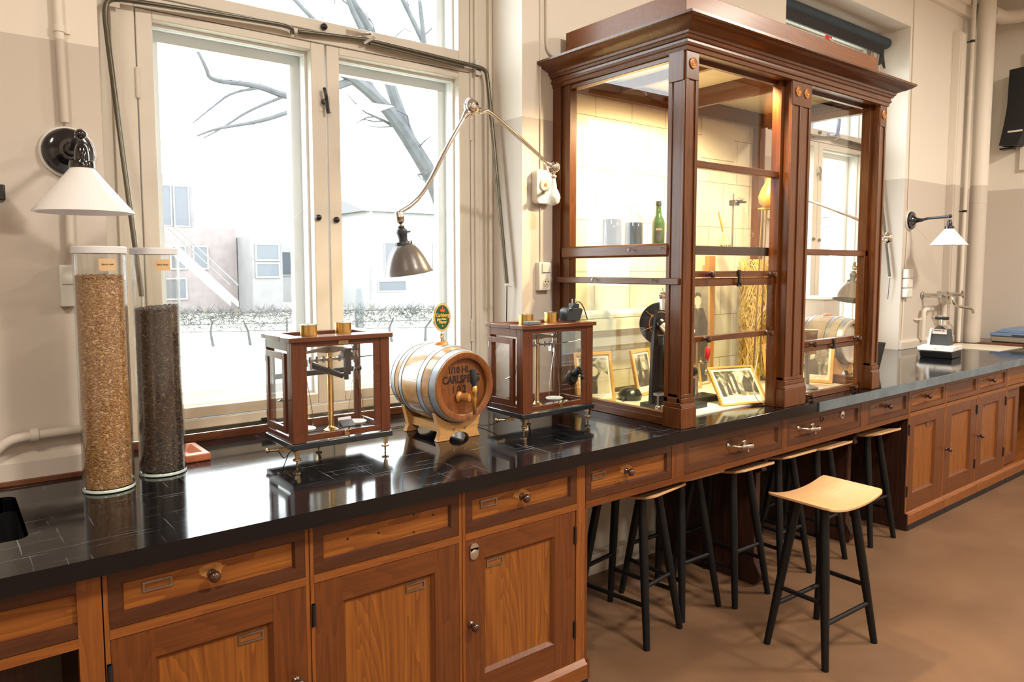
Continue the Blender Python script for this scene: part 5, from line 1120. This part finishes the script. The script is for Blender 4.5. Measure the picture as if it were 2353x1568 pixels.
def picture(label, cx_, cy_, z0, w_, h_, yaw_, lean, mat, border=.016, mount=.012, land=None, group='framed photographs in the cupboard', figs=()):
    """framed print leaning back; built upright at the origin and then turned"""
    t = thing('framed_photograph', label, 'picture', (0, 0, 0), group)
    MB().frame4(-w_/2, w_/2, 0, h_, -.007, .007, border).build('frame', 'picture_frame', t, bevel=.0015)
    MB().box(-w_/2+border, w_/2-border, -.002, .005, border, h_-border).build('mount', 'paper', t)
    a0, a1, c0, c1 = -w_/2+border+mount, w_/2-border-mount, border+mount*2.4, h_-border-mount
    pr_ = MB().box(a0, a1, -.0028, -.002, c0, c1).build('print', mat, t)
    for fm, kind, *p in figs:
        g = MB()
        if kind == 'poly': g.prism([(a0+(a1-a0)*q[0], c0+(c1-c0)*q[1]) for q in p[0]], 'y', -.0032, -.0028)
        else: g.prism([(a0+(a1-a0)*(p[0]+p[2]*math.cos(k*.3927)), c0+(c1-c0)*(p[1]+p[3]*math.sin(k*.3927))) for k in range(16)], 'y', -.0034, -.0028)
        g.build('printed_figure', fm, pr_)
    cpt = MB(); cw = (a1-a0)
    for k, (u0, u1) in enumerate(((.15, .85), (.25, .75))): cpt.box(a0+cw*u0, a0+cw*u1, -.0024, -.002, border+mount*(1.5-.75*k), border+mount*(1.5-.75*k)+.0014)
    cpt.build('caption_lines', 'photo_mid', t)
    t.location = (cx_, cy_, z0); t.rotation_euler = (R(-lean), 0, R(yaw_)); return t
man = (('photo_dark', 'poly', [(.34, 0), (.95, 0), (.97, .60), (.82, .745), (.48, .745), (.32, .62)]), ('photo_light', 'oval', .64, .815, .12, .052), ('photo_light', 'poly', [(.57, .765), (.71, .765), (.65, .70)]), ('photo_dark', 'poly', [(.54, .855), (.75, .85), (.74, .89), (.60, .905), (.53, .88)]), ('photo_light', 'oval', .48, .52, .07, .022))
picture('tall portrait photograph of a standing bearded man in a dark jacket', 3.252, 2.488, .9075, .30, .575, 3, 1.5, 'photo_mid', border=.006, mount=.004, figs=man)
tag(MB().box(3.46, 3.52, 2.555, 2.585, .907, 1.62).build('wooden_upright', 'rosette_wood', bevel=.003), 'upright reddish wooden batten behind the portrait in the cupboard', 'batten')
micro = (('photo_dark', 'poly', [(0, 0), (.55, 0), (.62, .55), (.30, .75), (0, .6)]), ('photo_light', 'poly', [(.50, 0), (1, 0), (1, .5), (.78, .62), (.55, .35)]), ('photo_light', 'oval', .48, .62, .16, .14), ('photo_dark', 'poly', [(.36, .70), (.62, .72), (.55, .82), (.36, .80)]), ('photo_light', 'poly', [(.02, .55), (.12, .62), (.34, .25), (.26, .18)]))
picture('framed photo of someone bent over a microscope, left behind the side glass', 2.475, 2.455, .9075, .21, .245, -14, 12, 'photo_a', figs=micro)
picture('framed photograph behind the black optical instrument', 2.84, 2.46, .9075, .185, .235, 12, 12, 'photo_b', figs=(('photo_dark', 'poly', [(.1, 0), (.35, .1), (.4, .9), (.15, .8)]), ('photo_light', 'oval', .6, .65, .13, .12), ('photo_dark', 'poly', [(.5, 0), (.9, 0), (.85, .5), (.55, .5)])))
lab = (('photo_dark', 'poly', [(0, 0), (.10, 0), (.12, .45), (.05, .62), (0, .5)]), ('photo_light', 'oval', .10, .72, .03, .06), ('photo_dark', 'poly', [(.30, .1), (.36, .1), (.37, .9), (.31, .9)]), ('photo_dark', 'poly', [(.42, .05), (.50, .05), (.52, .85), (.44, .95)]), ('photo_dark', 'poly', [(.62, .15), (.86, .1), (.90, .55), (.78, .8), (.66, .55)]), ('photo_light', 'oval', .76, .85, .03, .06), ('photo_dark', 'poly', [(.90, .1), (1, .1), (1, .7), (.92, .6)]), ('photo_dark', 'poly', [(.16, .05), (.27, .05), (.26, .6), (.20, .5)]))
picture('framed group photograph leaning in the open front of the cupboard', 2.997, 1.992, .9075, .262, .208, -18, 38, 'photo_c', border=.011, mount=.015, figs=lab)
picture('framed photo with cream mount standing behind the clamp stand', 3.12, 2.415, .9075, .24, .25, 6, 8, 'photo_d')
picture('framed photograph half hidden behind the straw bundle', 3.70, 2.30, .9075, .15, .22, 18, 8, 'photo_b')
picture('framed photo of a seated man in the right bay of the cupboard', 3.872, 2.20, .9075, .30, .235, -73, 10, 'photo_d', figs=(('photo_dark', 'poly', [(.55, 0), (.80, 0), (.80, .35), (.72, .55), (.60, .5), (.52, .25)]), ('photo_light', 'oval', .66, .66, .045, .08), ('photo_mid', 'poly', [(.0, .35), (.5, .33), (.5, .42), (0, .44)]), ('photo_dark', 'poly', [(.12, .44), (.30, .44), (.26, .75), (.14, .7)]), ('photo_light', 'oval', .40, .56, .03, .09)))
t = thing('round_tin', 'brass and grey drum on a dark foot in the right bay of the cupboard', 'tin', (3.635, 2.05, .906))
MB().lathe([(0, 1.10), (.044, 1.10), (.048, 1.22), (.050, 1.222), (.050, 1.226), (0, 1.226)], (3.635, 2.05, 0), seg=36).build('drum', 'old_brass', t); MB().lathe([(.060, .9065), (.060, .92), (.014, .935), (.012, 1.09), (.04, 1.10), (0, 1.10)], (3.635, 2.05, 0), seg=30).build('foot', 'steel', t)

# straw in a tall glass tube
t = thing('straw_jar', 'tall glass cylinder packed with golden straw inside the cupboard', 'jar', (3.76, 2.455, .906))
MB().lathe([(0, .9065), (.098, .9065), (.100, .91), (.100, 1.56), (.097, 1.56), (.097, .914), (0, .911)], (3.76, 2.455, 0), seg=56).build('glass_cylinder', 'jar_glass', t)
rng = random.Random(4); sm = MB()
for k in range(1000):
    a = rng.uniform(0, 2*math.pi); rr = .090*math.sqrt(rng.uniform(.35, 1)); z = rng.uniform(.93, 1.56); ln = rng.uniform(.05, .17)
    dx, dy, dz = rng.gauss(0, .40), rng.gauss(0, .40), rng.choice((-1, 1))*rng.uniform(.5, 1.2); q = math.sqrt(dx*dx+dy*dy+dz*dz)
    p = V((rr*math.cos(a), rr*math.sin(a), z)); e = p+V((dx, dy, dz))*ln/q
    for v_ in (e,):
        m_ = math.hypot(v_.x, v_.y)
        if m_ > .092: v_.x *= .092/m_; v_.y *= .092/m_
        v_.z = min(max(v_.z, .918), 1.60)
    md = (p+e)/2+V((rng.gauss(0, .004), rng.gauss(0, .004), 0)); sm.tube([p+V((3.76, 2.455, 0)), md+V((3.76, 2.455, 0)), e+V((3.76, 2.455, 0))], .0024, 5)
o = sm.build('straw_fill', 'straw', t); o['kind'] = 'stuff'
MB().lathe([(0, .918), (.062, .918), (.062, 1.50), (0, 1.52)], (3.76, 2.455, 0), seg=30).build('straw_core', 'straw_core', t)

t = thing('clamp_apparatus', 'metal column apparatus with crank and red handle behind the front photo', 'apparatus', (2.90, 2.20, .906))
MB().cyl((2.885, 2.20, .93), (2.885, 2.20, 1.02), .018).box(2.868, 2.882, 2.195, 2.21, 1.0, 1.20).box(2.90, 2.914, 2.195, 2.21, 1.0, 1.20).box(2.862, 2.92, 2.19, 2.215, 1.195, 1.207).build('column', 'nickel', t)
MB().box(2.80, 3.00, 2.14, 2.24, .9065, .935).cyl((2.98, 2.135, .922), (2.98, 2.145, .922), .008).build('base', 'black_metal', t, bevel=.004)
MB().cyl((2.84, 2.185, 1.055), (2.86, 2.185, 1.055), .022).tube([(2.84, 2.18, 1.055), (2.83, 2.18, 1.02), (2.825, 2.18, 1.0)], .005, 10).ell((2.825, 2.17, .998), .008).build('crank', 'black_metal', t)
MB().lathe([(.006, -.03), (.012, -.02), (.014, .02), (.009, .035), (0, .038)], (2.965, 2.19, 1.13), (.1, 0, 1), 20).build('red_handle', 'red_rubber', t)
MB().box(2.914, 3.0, 2.195, 2.205, 1.085, 1.090).cyl((2.965, 2.19, 1.04), (2.965, 2.19, 1.10), .006).lathe([(.016, 0), (.016, .005), (.004, .012), (.003, .03)], (2.93, 2.20, 1.09), seg=16).ell((2.95, 2.18, 1.045), .014, .008, .014).build('linkage', 'nickel', t)
tag(MB().cyl((2.42, 2.565, 1.3225), (3.40, 2.565, 1.3225), .022, seg=20).build('white_roll', 'porcelain'), 'long white tube lying on the back ledge inside the cupboard', 'tube')
tag(MB().box(2.50, 2.53, 2.585, 2.615, .9065, 1.235).cyl((2.515, 2.584, 1.21), (2.515, 2.582, 1.21), .006).build('metal_batten', 'nickel'), 'narrow vertical strip on the tiled back of the cupboard', 'strip')
tag(MB().box(2.70, 2.97, 2.05, 2.13, .9066, .9085).box(2.49, 2.66, 1.995, 2.05, .9066, .9085).build('paper_sheet', 'paper') if 0 else MB().prism([(2.76, 2.00), (2.93, 2.08), (2.86, 2.13), (2.66, 2.06)], 'z', .9066, .9082).build('paper_sheet', 'paper'), 'cream paper sheet on the cupboard floor behind the front photograph', 'paper')
tag(MB().lathe([(0, .9066), (.055, .9066), (.060, .93), (.045, .955), (.02, .965), (0, .966)], (2.68, 2.43, 0), seg=24).tube([(2.60, 2.40, .915), (2.64, 2.42, .93), (2.68, 2.43, .96)], .006, 8).build('old_gauge', 'base_black'), 'low dark gauge on the cupboard floor between two framed photos', 'gauge')
tag(MB().tube([(3.045, 1.975, 1.25), (3.06, 1.97, 1.15), (3.02, 1.965, 1.05), (3.0, 1.96, .98), (3.04, 1.955, .925), (3.085, 1.95, .909)], .0022, 8, smooth=2).build('cream_cable', 'cream_board'), 'thin cream cable hanging beside the front photograph', 'cable')
t = MB().box(3.20, 3.36, 2.23, 2.27, .9065, .945); tag(t.build('dark_box', 'black_metal'), 'low black box behind the front photograph', 'box')

# ------------------------------------------------------------------ right end of the worktop
t = thing('plant_pot', 'tall black tapered pot on the worktop right of the cupboard', 'pot', (4.53, 2.12, .9))
p = MB(); a, b2 = .052, .078; zt = 1.085; cx_, cy_ = 4.60, 2.20
vs = [(cx_+sx*a, cy_+sy*a, .9008) for sx, sy in ((-1, -1), (1, -1), (1, 1), (-1, 1))]+[(cx_+sx*b2, cy_+sy*b2, zt) for sx, sy in ((-1, -1), (1, -1), (1, 1), (-1, 1))]+[(cx_+sx*(b2-.008), cy_+sy*(b2-.008), zt) for sx, sy in ((-1, -1), (1, -1), (1, 1), (-1, 1))]+[(cx_+sx*(a), cy_+sy*(a), .96) for sx, sy in ((-1, -1), (1, -1), (1, 1), (-1, 1))]
p._add(vs, [(3, 2, 1, 0)]+[(i+4*j, (i+1) % 4+4*j, 4+(i+1) % 4+4*j, 4+i+4*j) for j in range(3) for i in range(4)]+[(12, 13, 14, 15)]); p.build('pot_body', 'black_paint', t)
MB().box(cx_-.06, cx_+.06, cy_-.06, cy_+.06, .90, .9008).build('felt_pad', 'black_rubber', t)
t = thing('box_display', 'tall grey wooden box by the far window, seen through the cupboard', 'box', (4.90, 2.70, .9))
MB().box(4.80, 5.02, 2.60, 2.80, .9008, 1.335).build('case', 'olive_light', t, bevel=.003); MB().box(4.785, 5.035, 2.585, 2.815, 1.335, 1.352).build('lid', 'joinery_white', t)
t = thing('desk_device', 'black and white desk device with a t shaped handle on the far worktop', 'device', (0, 0, 0))
MB().prism([(.0, .0008), (.20, .0008), (.20, .052), (.004, .052), (-.014, .048)], 'x', -.105, .105).build('base', 'black_metal', t, bevel=.004)
MB().prism([(-.018, .050), (-.006, .080), (.05, .088), (.20, .088), (.20, .052)], 'x', -.110, .110).build('top_shell', 'white_plastic', t, bevel=.006)
MB().box(-.004, .004, -.0195, -.006, .052, .078).build('shell_mark', 'porcelain', t)
MB().prism([(-.062, .088), (.062, .088), (.048, .205), (-.048, .205)], 'y', .06, .16).build('body', 'grey_cloth', t, bevel=.004)
MB().prism([(-.047, .170), (.047, .170), (.044, .203), (-.044, .203)], 'y', .053, .0605).build('scale_window', 'white_plastic', t)
MB().box(-.035, .012, .0515, .053, .192, .197).box(.018, .034, .0515, .053, .189, .199, 1).build('window_print', ['ink', 'red_tape'], t)
MB().prism([(-.078, .088), (-.062, .088), (-.048, .208), (-.060, .208)], 'y', .05, .17).build('side_cheek', 'white_metal', t, bevel=.003)
MB().prism([(-.045, .205), (.040, .205), (.008, .232), (-.012, .232)], 'y', .07, .14).cyl((0, .10, .225), (0, .10, .275), .007).build('neck', 'chrome', t)
MB().cyl((-.043, .10, .283), (.043, .10, .283), .0115).build('t_handle', 'black_rubber', t)
MB().cyl((-.110, .04, .055), (-.130, .04, .052), .022, seg=24).cyl((-.07, .10, .120), (-.092, .10, .120), .010).build('side_knob', 'white_plastic', t)
t.location = (5.69, 2.228, .9); t.rotation_euler.z = R(-86)
t = thing('mixer_tap', 'wall mounted chrome mixer tap with a swung spout in the far corner', 'tap', (6.62, 2.52, 1.30))
g = MB()
for x in (6.42, 6.74): g.cyl((x, 2.62, 1.325), (x, 2.50, 1.325), .018); g.lathe([(.030, 0), (.030, .006), (.018, .012)], (x, 2.635, 1.325), (0, -1, 0), 20)
g.cyl((6.40, 2.50, 1.325), (6.76, 2.50, 1.325), .019); g.build('body', 'nickel', t)
for x in (6.44, 6.73):
    g = MB().cyl((x, 2.50, 1.325), (x, 2.455, 1.33), .014)
    for k in range(4): a = k*math.pi/2+.4; g.cyl((x, 2.45, 1.33), (x+.032*math.cos(a), 2.45, 1.33+.032*math.sin(a)), .008)
    g.build('tap_handle', 'nickel', t)
MB().tube([(6.60, 2.49, 1.32), (6.60, 2.47, 1.27), (6.62, 2.46, 1.240), (6.70, 2.44, 1.225), (6.80, 2.42, 1.215), (6.84, 2.41, 1.20), (6.845, 2.405, 1.17)], .0115, 14, smooth=2).cyl((6.60, 2.50, 1.325), (6.60, 2.49, 1.25), .022).build('spout', 'nickel', t)
o = MB().tube([(6.37, 2.60, .96), (6.37, 2.60, 1.185), (6.385, 2.60, 1.205), (6.42, 2.60, 1.21), (6.52, 2.60, 1.21)], .018, 14, smooth=1).cyl((6.37, 2.60, 1.13), (6.28, 2.635, 1.13), .007).build('supply_pipe', 'pipe_paint'); tag(o, 'painted elbow pipe left of the far mixer tap', 'pipe')
o = MB().tube([(6.73, 2.585, .91), (6.73, 2.585, 1.27)], .020, 14).cyl((6.73, 2.585, 1.14), (6.62, 2.635, 1.14), .006).build('supply_pipe', 'pipe_paint'); tag(o, 'short painted pipe under the right side of the far mixer tap', 'pipe')
t = thing('draining_recess', 'shallow wood framed recess with cream lining in the far worktop', 'sink', (6.8, 2.3, .9))
MB().frame4(0, 0, 0, 0, 0, 0, 0) if 0 else None
r_ = MB(); r_.box(6.42, 6.92, 2.54, 2.565, .9004, .915); r_.box(6.98, 7.12, 2.10, 2.42, .9004, .915); r_.build('wood_edge', 'strip_wood', t)
MB().prism([(6.50, 2.54), (6.90, 2.54), (6.98, 2.42), (6.98, 2.08), (6.52, 2.10)], 'z', .9004, .904).build('lining', 'cream_board', t)
t = thing('plastic_crates', 'grey crate with a blue lidded crate at the right edge of the worktop', 'crate', (7.3, 2.2, .9), None)
g = MB(); g.box(7.17, 7.63, 1.90, 2.38, .915, .965); g.build('grey_crate', 'grey_crate', t, bevel=.01)
MB().box(7.18, 7.62, 1.91, 2.37, .9006, .915).build('dark_foot', 'black_rubber', t)
MB().box(7.165, 7.635, 1.895, 2.385, .965, .995).prism([(1.92, .995), (2.36, .995), (2.30, 1.03), (1.98, 1.03)], 'x', 7.19, 7.61).build('blue_crate', 'blue_crate', t, bevel=.006)
MB().box(7.161, 7.165, 2.10, 2.22, .972, .984).build('grip_slot', 'socket_dark', t)

# ------------------------------------------------------------------ outside the windows
GZ = -.5
tag(MB().box(-60, 140, 3.4, 120, GZ-.1, GZ).build('lawn', 'lawn'), 'pale flat winter lawn outside the windows', 'lawn', kind='stuff')
rng = random.Random(11)
def hedge(label, xa, ya, xb, yb, h, n, seed):
    r_ = random.Random(seed); g = MB(); L = math.hypot(xb-xa, yb-ya)
    for i in range(int(L/.9)):
        u = (i+.5)/int(L/.9); x, y = xa+(xb-xa)*u, ya+(yb-ya)*u; g.tube([(x, y, GZ+.002), (x+r_.gauss(0, .05), y, GZ+h*.4), (x+r_.gauss(0, .12), y, GZ+h*.7)], [.045, .02], 5)
    for i in range(n):
        u = r_.random(); x, y = xa+(xb-xa)*u, ya+(yb-ya)*u+r_.gauss(0, .18); z = GZ+h*(.35+.62*math.sqrt(r_.random())); a = r_.uniform(0, 6.28); l = r_.uniform(.12, .38)
        g.tube([(x, y, z), (x+l*math.cos(a)*.7, y+l*math.sin(a)*.5, z+r_.uniform(-.05, .22))], [.010, .004], 3)
    for z in (.40, .60, .92): g.tube([(xa, ya, GZ+h*z), (xb, yb, GZ+h*z)], .010, 4)
    return tag(g.build('hedge', 'twig'), label, 'hedge')
hedge('bare clipped hedge across the lawn outside the large window', 3.6, 21.0, 20, 13.6, .98, 5200, 1)
hedge('bare clipped hedge outside the far window', 20.5, 14.5, 34, 11, .98, 2600, 2)
def branch(g, r_, p, d, l, r0, depth):
    pts = [p]; n = 4
    for i in range(n):
        d = (d+V((r_.gauss(0, .16), r_.gauss(0, .16), r_.gauss(0, .14)))).normalized(); pts.append(pts[-1]+d*l/n)
    g.tube(pts, [r0, r0*.45], 5)
    if depth > 0:
        for i in (1, 2, 3, 4):
            if r_.random() < .75:
                q = pts[i]; nd_ = (d+V((r_.gauss(0, .75), r_.gauss(0, .6), r_.gauss(.05, .5)))).normalized(); branch(g, r_, q, nd_, l*r_.uniform(.45, .7), r0*.42, depth-1)
t = thing('tree', 'large bare tree reaching across the large window from the right', 'tree', (6.6, 9.2, GZ))
g = MB(); r_ = random.Random(5)
def limb(pts, r0, r1, tw=5, dep=1, tl=.7):
    pts = [V(p) for p in pts]; g.tube(pts, [r0, r1], 8, smooth=2)
    for _ in range(tw):
        i = r_.randrange(1, len(pts)); u = r_.random(); p = pts[i-1].lerp(pts[i], u); d = (pts[i]-pts[i-1]).normalized()
        branch(g, r_, p, (d+V((r_.gauss(0, .6), r_.gauss(0, .4), r_.gauss(0, .6)))).normalized(), tl*r_.uniform(.5, 1.1), r1*.55, dep)
limb([(6.75, 9.3, GZ+.003), (6.60, 9.2, .6), (6.25, 9.1, 1.67), (5.76, 9, 2.79), (5.33, 9, 3.36), (4.93, 8.9, 3.73), (4.42, 8.8, 4.0), (4.05, 8.7, 4.08)], .17, .055, 7, 2)
limb([(5.33, 9, 3.36), (5.23, 9.1, 3.77), (5.07, 9.2, 4.33), (4.95, 9.3, 4.82), (4.6, 9.4, 5.32), (4.2, 9.5, 6.2)], .10, .03, 7, 2)
limb([(5.76, 9, 2.79), (5.84, 8.8, 3.54), (5.66, 8.6, 3.94), (5.34, 8.5, 4.14), (5.24, 8.4, 4.36), (5.1, 8.3, 5.0)], .075, .025, 7, 2)
limb([(4.42, 8.8, 4.0), (3.75, 8.8, 3.68), (3.47, 8.8, 3.655), (3.2, 8.8, 3.72), (2.99, 8.8, 3.73), (2.59, 8.8, 3.71), (2.53, 8.7, 3.81), (2.41, 8.7, 4.04), (2.29, 8.6, 4.14)], .055, .009, 7, 1, .5)
limb([(4.05, 8.7, 4.08), (3.75, 8.6, 3.55), (3.46, 8.6, 3.44), (3.13, 8.6, 3.29), (2.82, 8.6, 3.2), (2.57, 8.6, 3.13), (2.37, 8.6, 3.03)], .042, .008, 7, 1, .5)
limb([(3.47, 8.8, 3.655), (3.03, 8.8, 3.43), (2.72, 8.8, 3.19), (2.5, 8.8, 3.05)], .022, .006, 4, 1, .4)
limb([(3.2, 8.8, 3.72), (2.83, 8.8, 3.61), (2.63, 8.8, 3.43), (2.38, 8.8, 3.2)], .020, .006, 4, 1, .4)
limb([(5.07, 9.2, 4.33), (4.62, 9.2, 4.93), (4.44, 9.2, 5.4), (4.1, 9.2, 6.2)], .05, .02, 5, 2)
limb([(5.77, 9, 4.26), (5.67, 9, 4.6), (5.36, 9, 5.08), (5.15, 9, 5.4), (5.0, 9, 6.3)], .05, .02, 5, 2)
limb([(5.84, 8.8, 3.54), (5.77, 9, 4.26)], .055, .045, 2, 1)
limb([(4.93, 8.9, 3.73), (4.5, 9.3, 4.5), (3.9, 9.5, 5.1), (3.3, 9.5, 5.6)], .05, .015, 6, 2)
g.build('trunk_and_branches', 'bark', t)
t = thing('tree', 'bare tree outside the far window behind the cupboard', 'tree', (15, 9, GZ)); g = MB(); r_ = random.Random(9)
limb([(15, 9.3, GZ+.003), (15.1, 9.2, 1.2), (14.9, 9.1, 2.6), (14.4, 9, 4.2), (14.0, 9, 6.0)], .15, .05, 9, 2, 1.6)
limb([(14.9, 9.1, 2.6), (15.6, 9.0, 3.8), (16.0, 9, 5.5)], .09, .03, 7, 2, 1.4)
g.build('trunk_and_branches', 'bark', t)

def house(label, x0, x1, y0, y1, h, mat, wins, roof=None, name='building'):
    t = thing(name, label, 'building', ((x0+x1)/2, y0, GZ))
    MB().box(x0, x1, y0, y1, GZ, GZ+h).build('wall', mat, t)
    if roof: MB().prism([(y0-.3, GZ+h), (y1+.3, GZ+h), ((y0+y1)/2, GZ+h+roof)], 'x', x0-.3, x1+.3).build('roof', 'roof_dark', t)
    for (a, b_, c0, c1) in wins: 
        w_ = MB().box(a, b_, y0-.03, y0+.05, c0, c1).build('window', 'far_glass', t); MB().frame4(a-.06, b_+.06, c0-.06, c1+.06, y0-.06, y0-.03, .07).build('window_trim', 'facade_pale', w_)
    return t
house('tall glazed tower building far off on the left behind the hedge', 8.6, 11.3, 42, 48, 7.1, 'facade_grey', [(9.3, 10.1, 3.9, 6.0), (10.3, 11.0, 3.9, 6.0)])
house('brick factory building beyond the lawn with dark openings', 6.2, 11.6, 36, 42, 4.0, 'facade_brick', [(7.6, 8.2, 1.6, 2.6), (8.6, 9.2, 1.6, 2.6), (9.6, 10.2, 1.6, 2.6), (7.6, 9.2, .2, 1.1)])
house('dark windowed block right of the outside stair', 11.65, 13.1, 34, 38, 3.6, 'facade_grey', [(11.85, 12.9, 2.0, 2.7), (11.85, 12.9, 1.2, 1.8)])
house('pale long building in the middle distance', 13.2, 17.8, 44, 50, 3.9, 'facade_pale', [(14.0, 14.4, 1.9, 2.5), (15.2, 15.6, 1.9, 2.5), (14.0, 14.4, .7, 1.3), (15.2, 15.6, .7, 1.3), (16.6, 17.6, 1.2, 2.6)])
house('grey building seen behind the bell shade lamp', 17.6, 27.5, 34, 42, 5.0, 'facade_pale', [(18.6, 20.4, 1.5, 2.9), (21.6, 23.2, 1.5, 2.9), (18.2, 19.8, .4, .9)], roof=1.2)
house('pale building outside the far window', 40, 56, 30, 40, 6.5, 'facade_pale', [(42, 43, 1.5, 3), (45, 46, 1.5, 3), (48, 49, 1.5, 3), (51, 52, 1.5, 3)])
t = thing('outside_stair', 'long straight outside stair descending left to right', 'stairs', (8.6, 31, GZ))
MB().prism([(7.4, 2.55), (9.75, .25), (9.75, .0), (7.4, 2.25)], 'y', 30.2, 30.3).prism([(7.4, 2.55), (9.75, .25), (9.75, .0), (7.4, 2.25)], 'y', 31.2, 31.3).build('stringer', 'facade_pale', t)
for (dy) in (30.2, 31.3): MB().tube([(7.4, dy, 3.2), (9.75, dy, .9)], .03, 6).build('handrail', 'facade_grey', t)
tag(MB().cyl((17.3, 33, GZ), (17.3, 33, 5.4), .12, .06, 10).build('lattice_mast', 'facade_grey'), 'thin grey mast standing near the middle of the large window', 'mast')
tag(MB().lathe([(.15, GZ), (.16, .35), (.10, .9), (.0, .95)], (11.3, 22.5, 0), seg=14).build('garden_bollard', 'roof_dark'), 'small dark upright bollard beyond the hedge', 'bollard')
tag(MB().box(8.9, 9.9, 12.5, 12.8, GZ, 1.05).build('garden_pillar', 'white_wall_out'), 'pale square pillar in the garden left of the barrel sign', 'pillar')
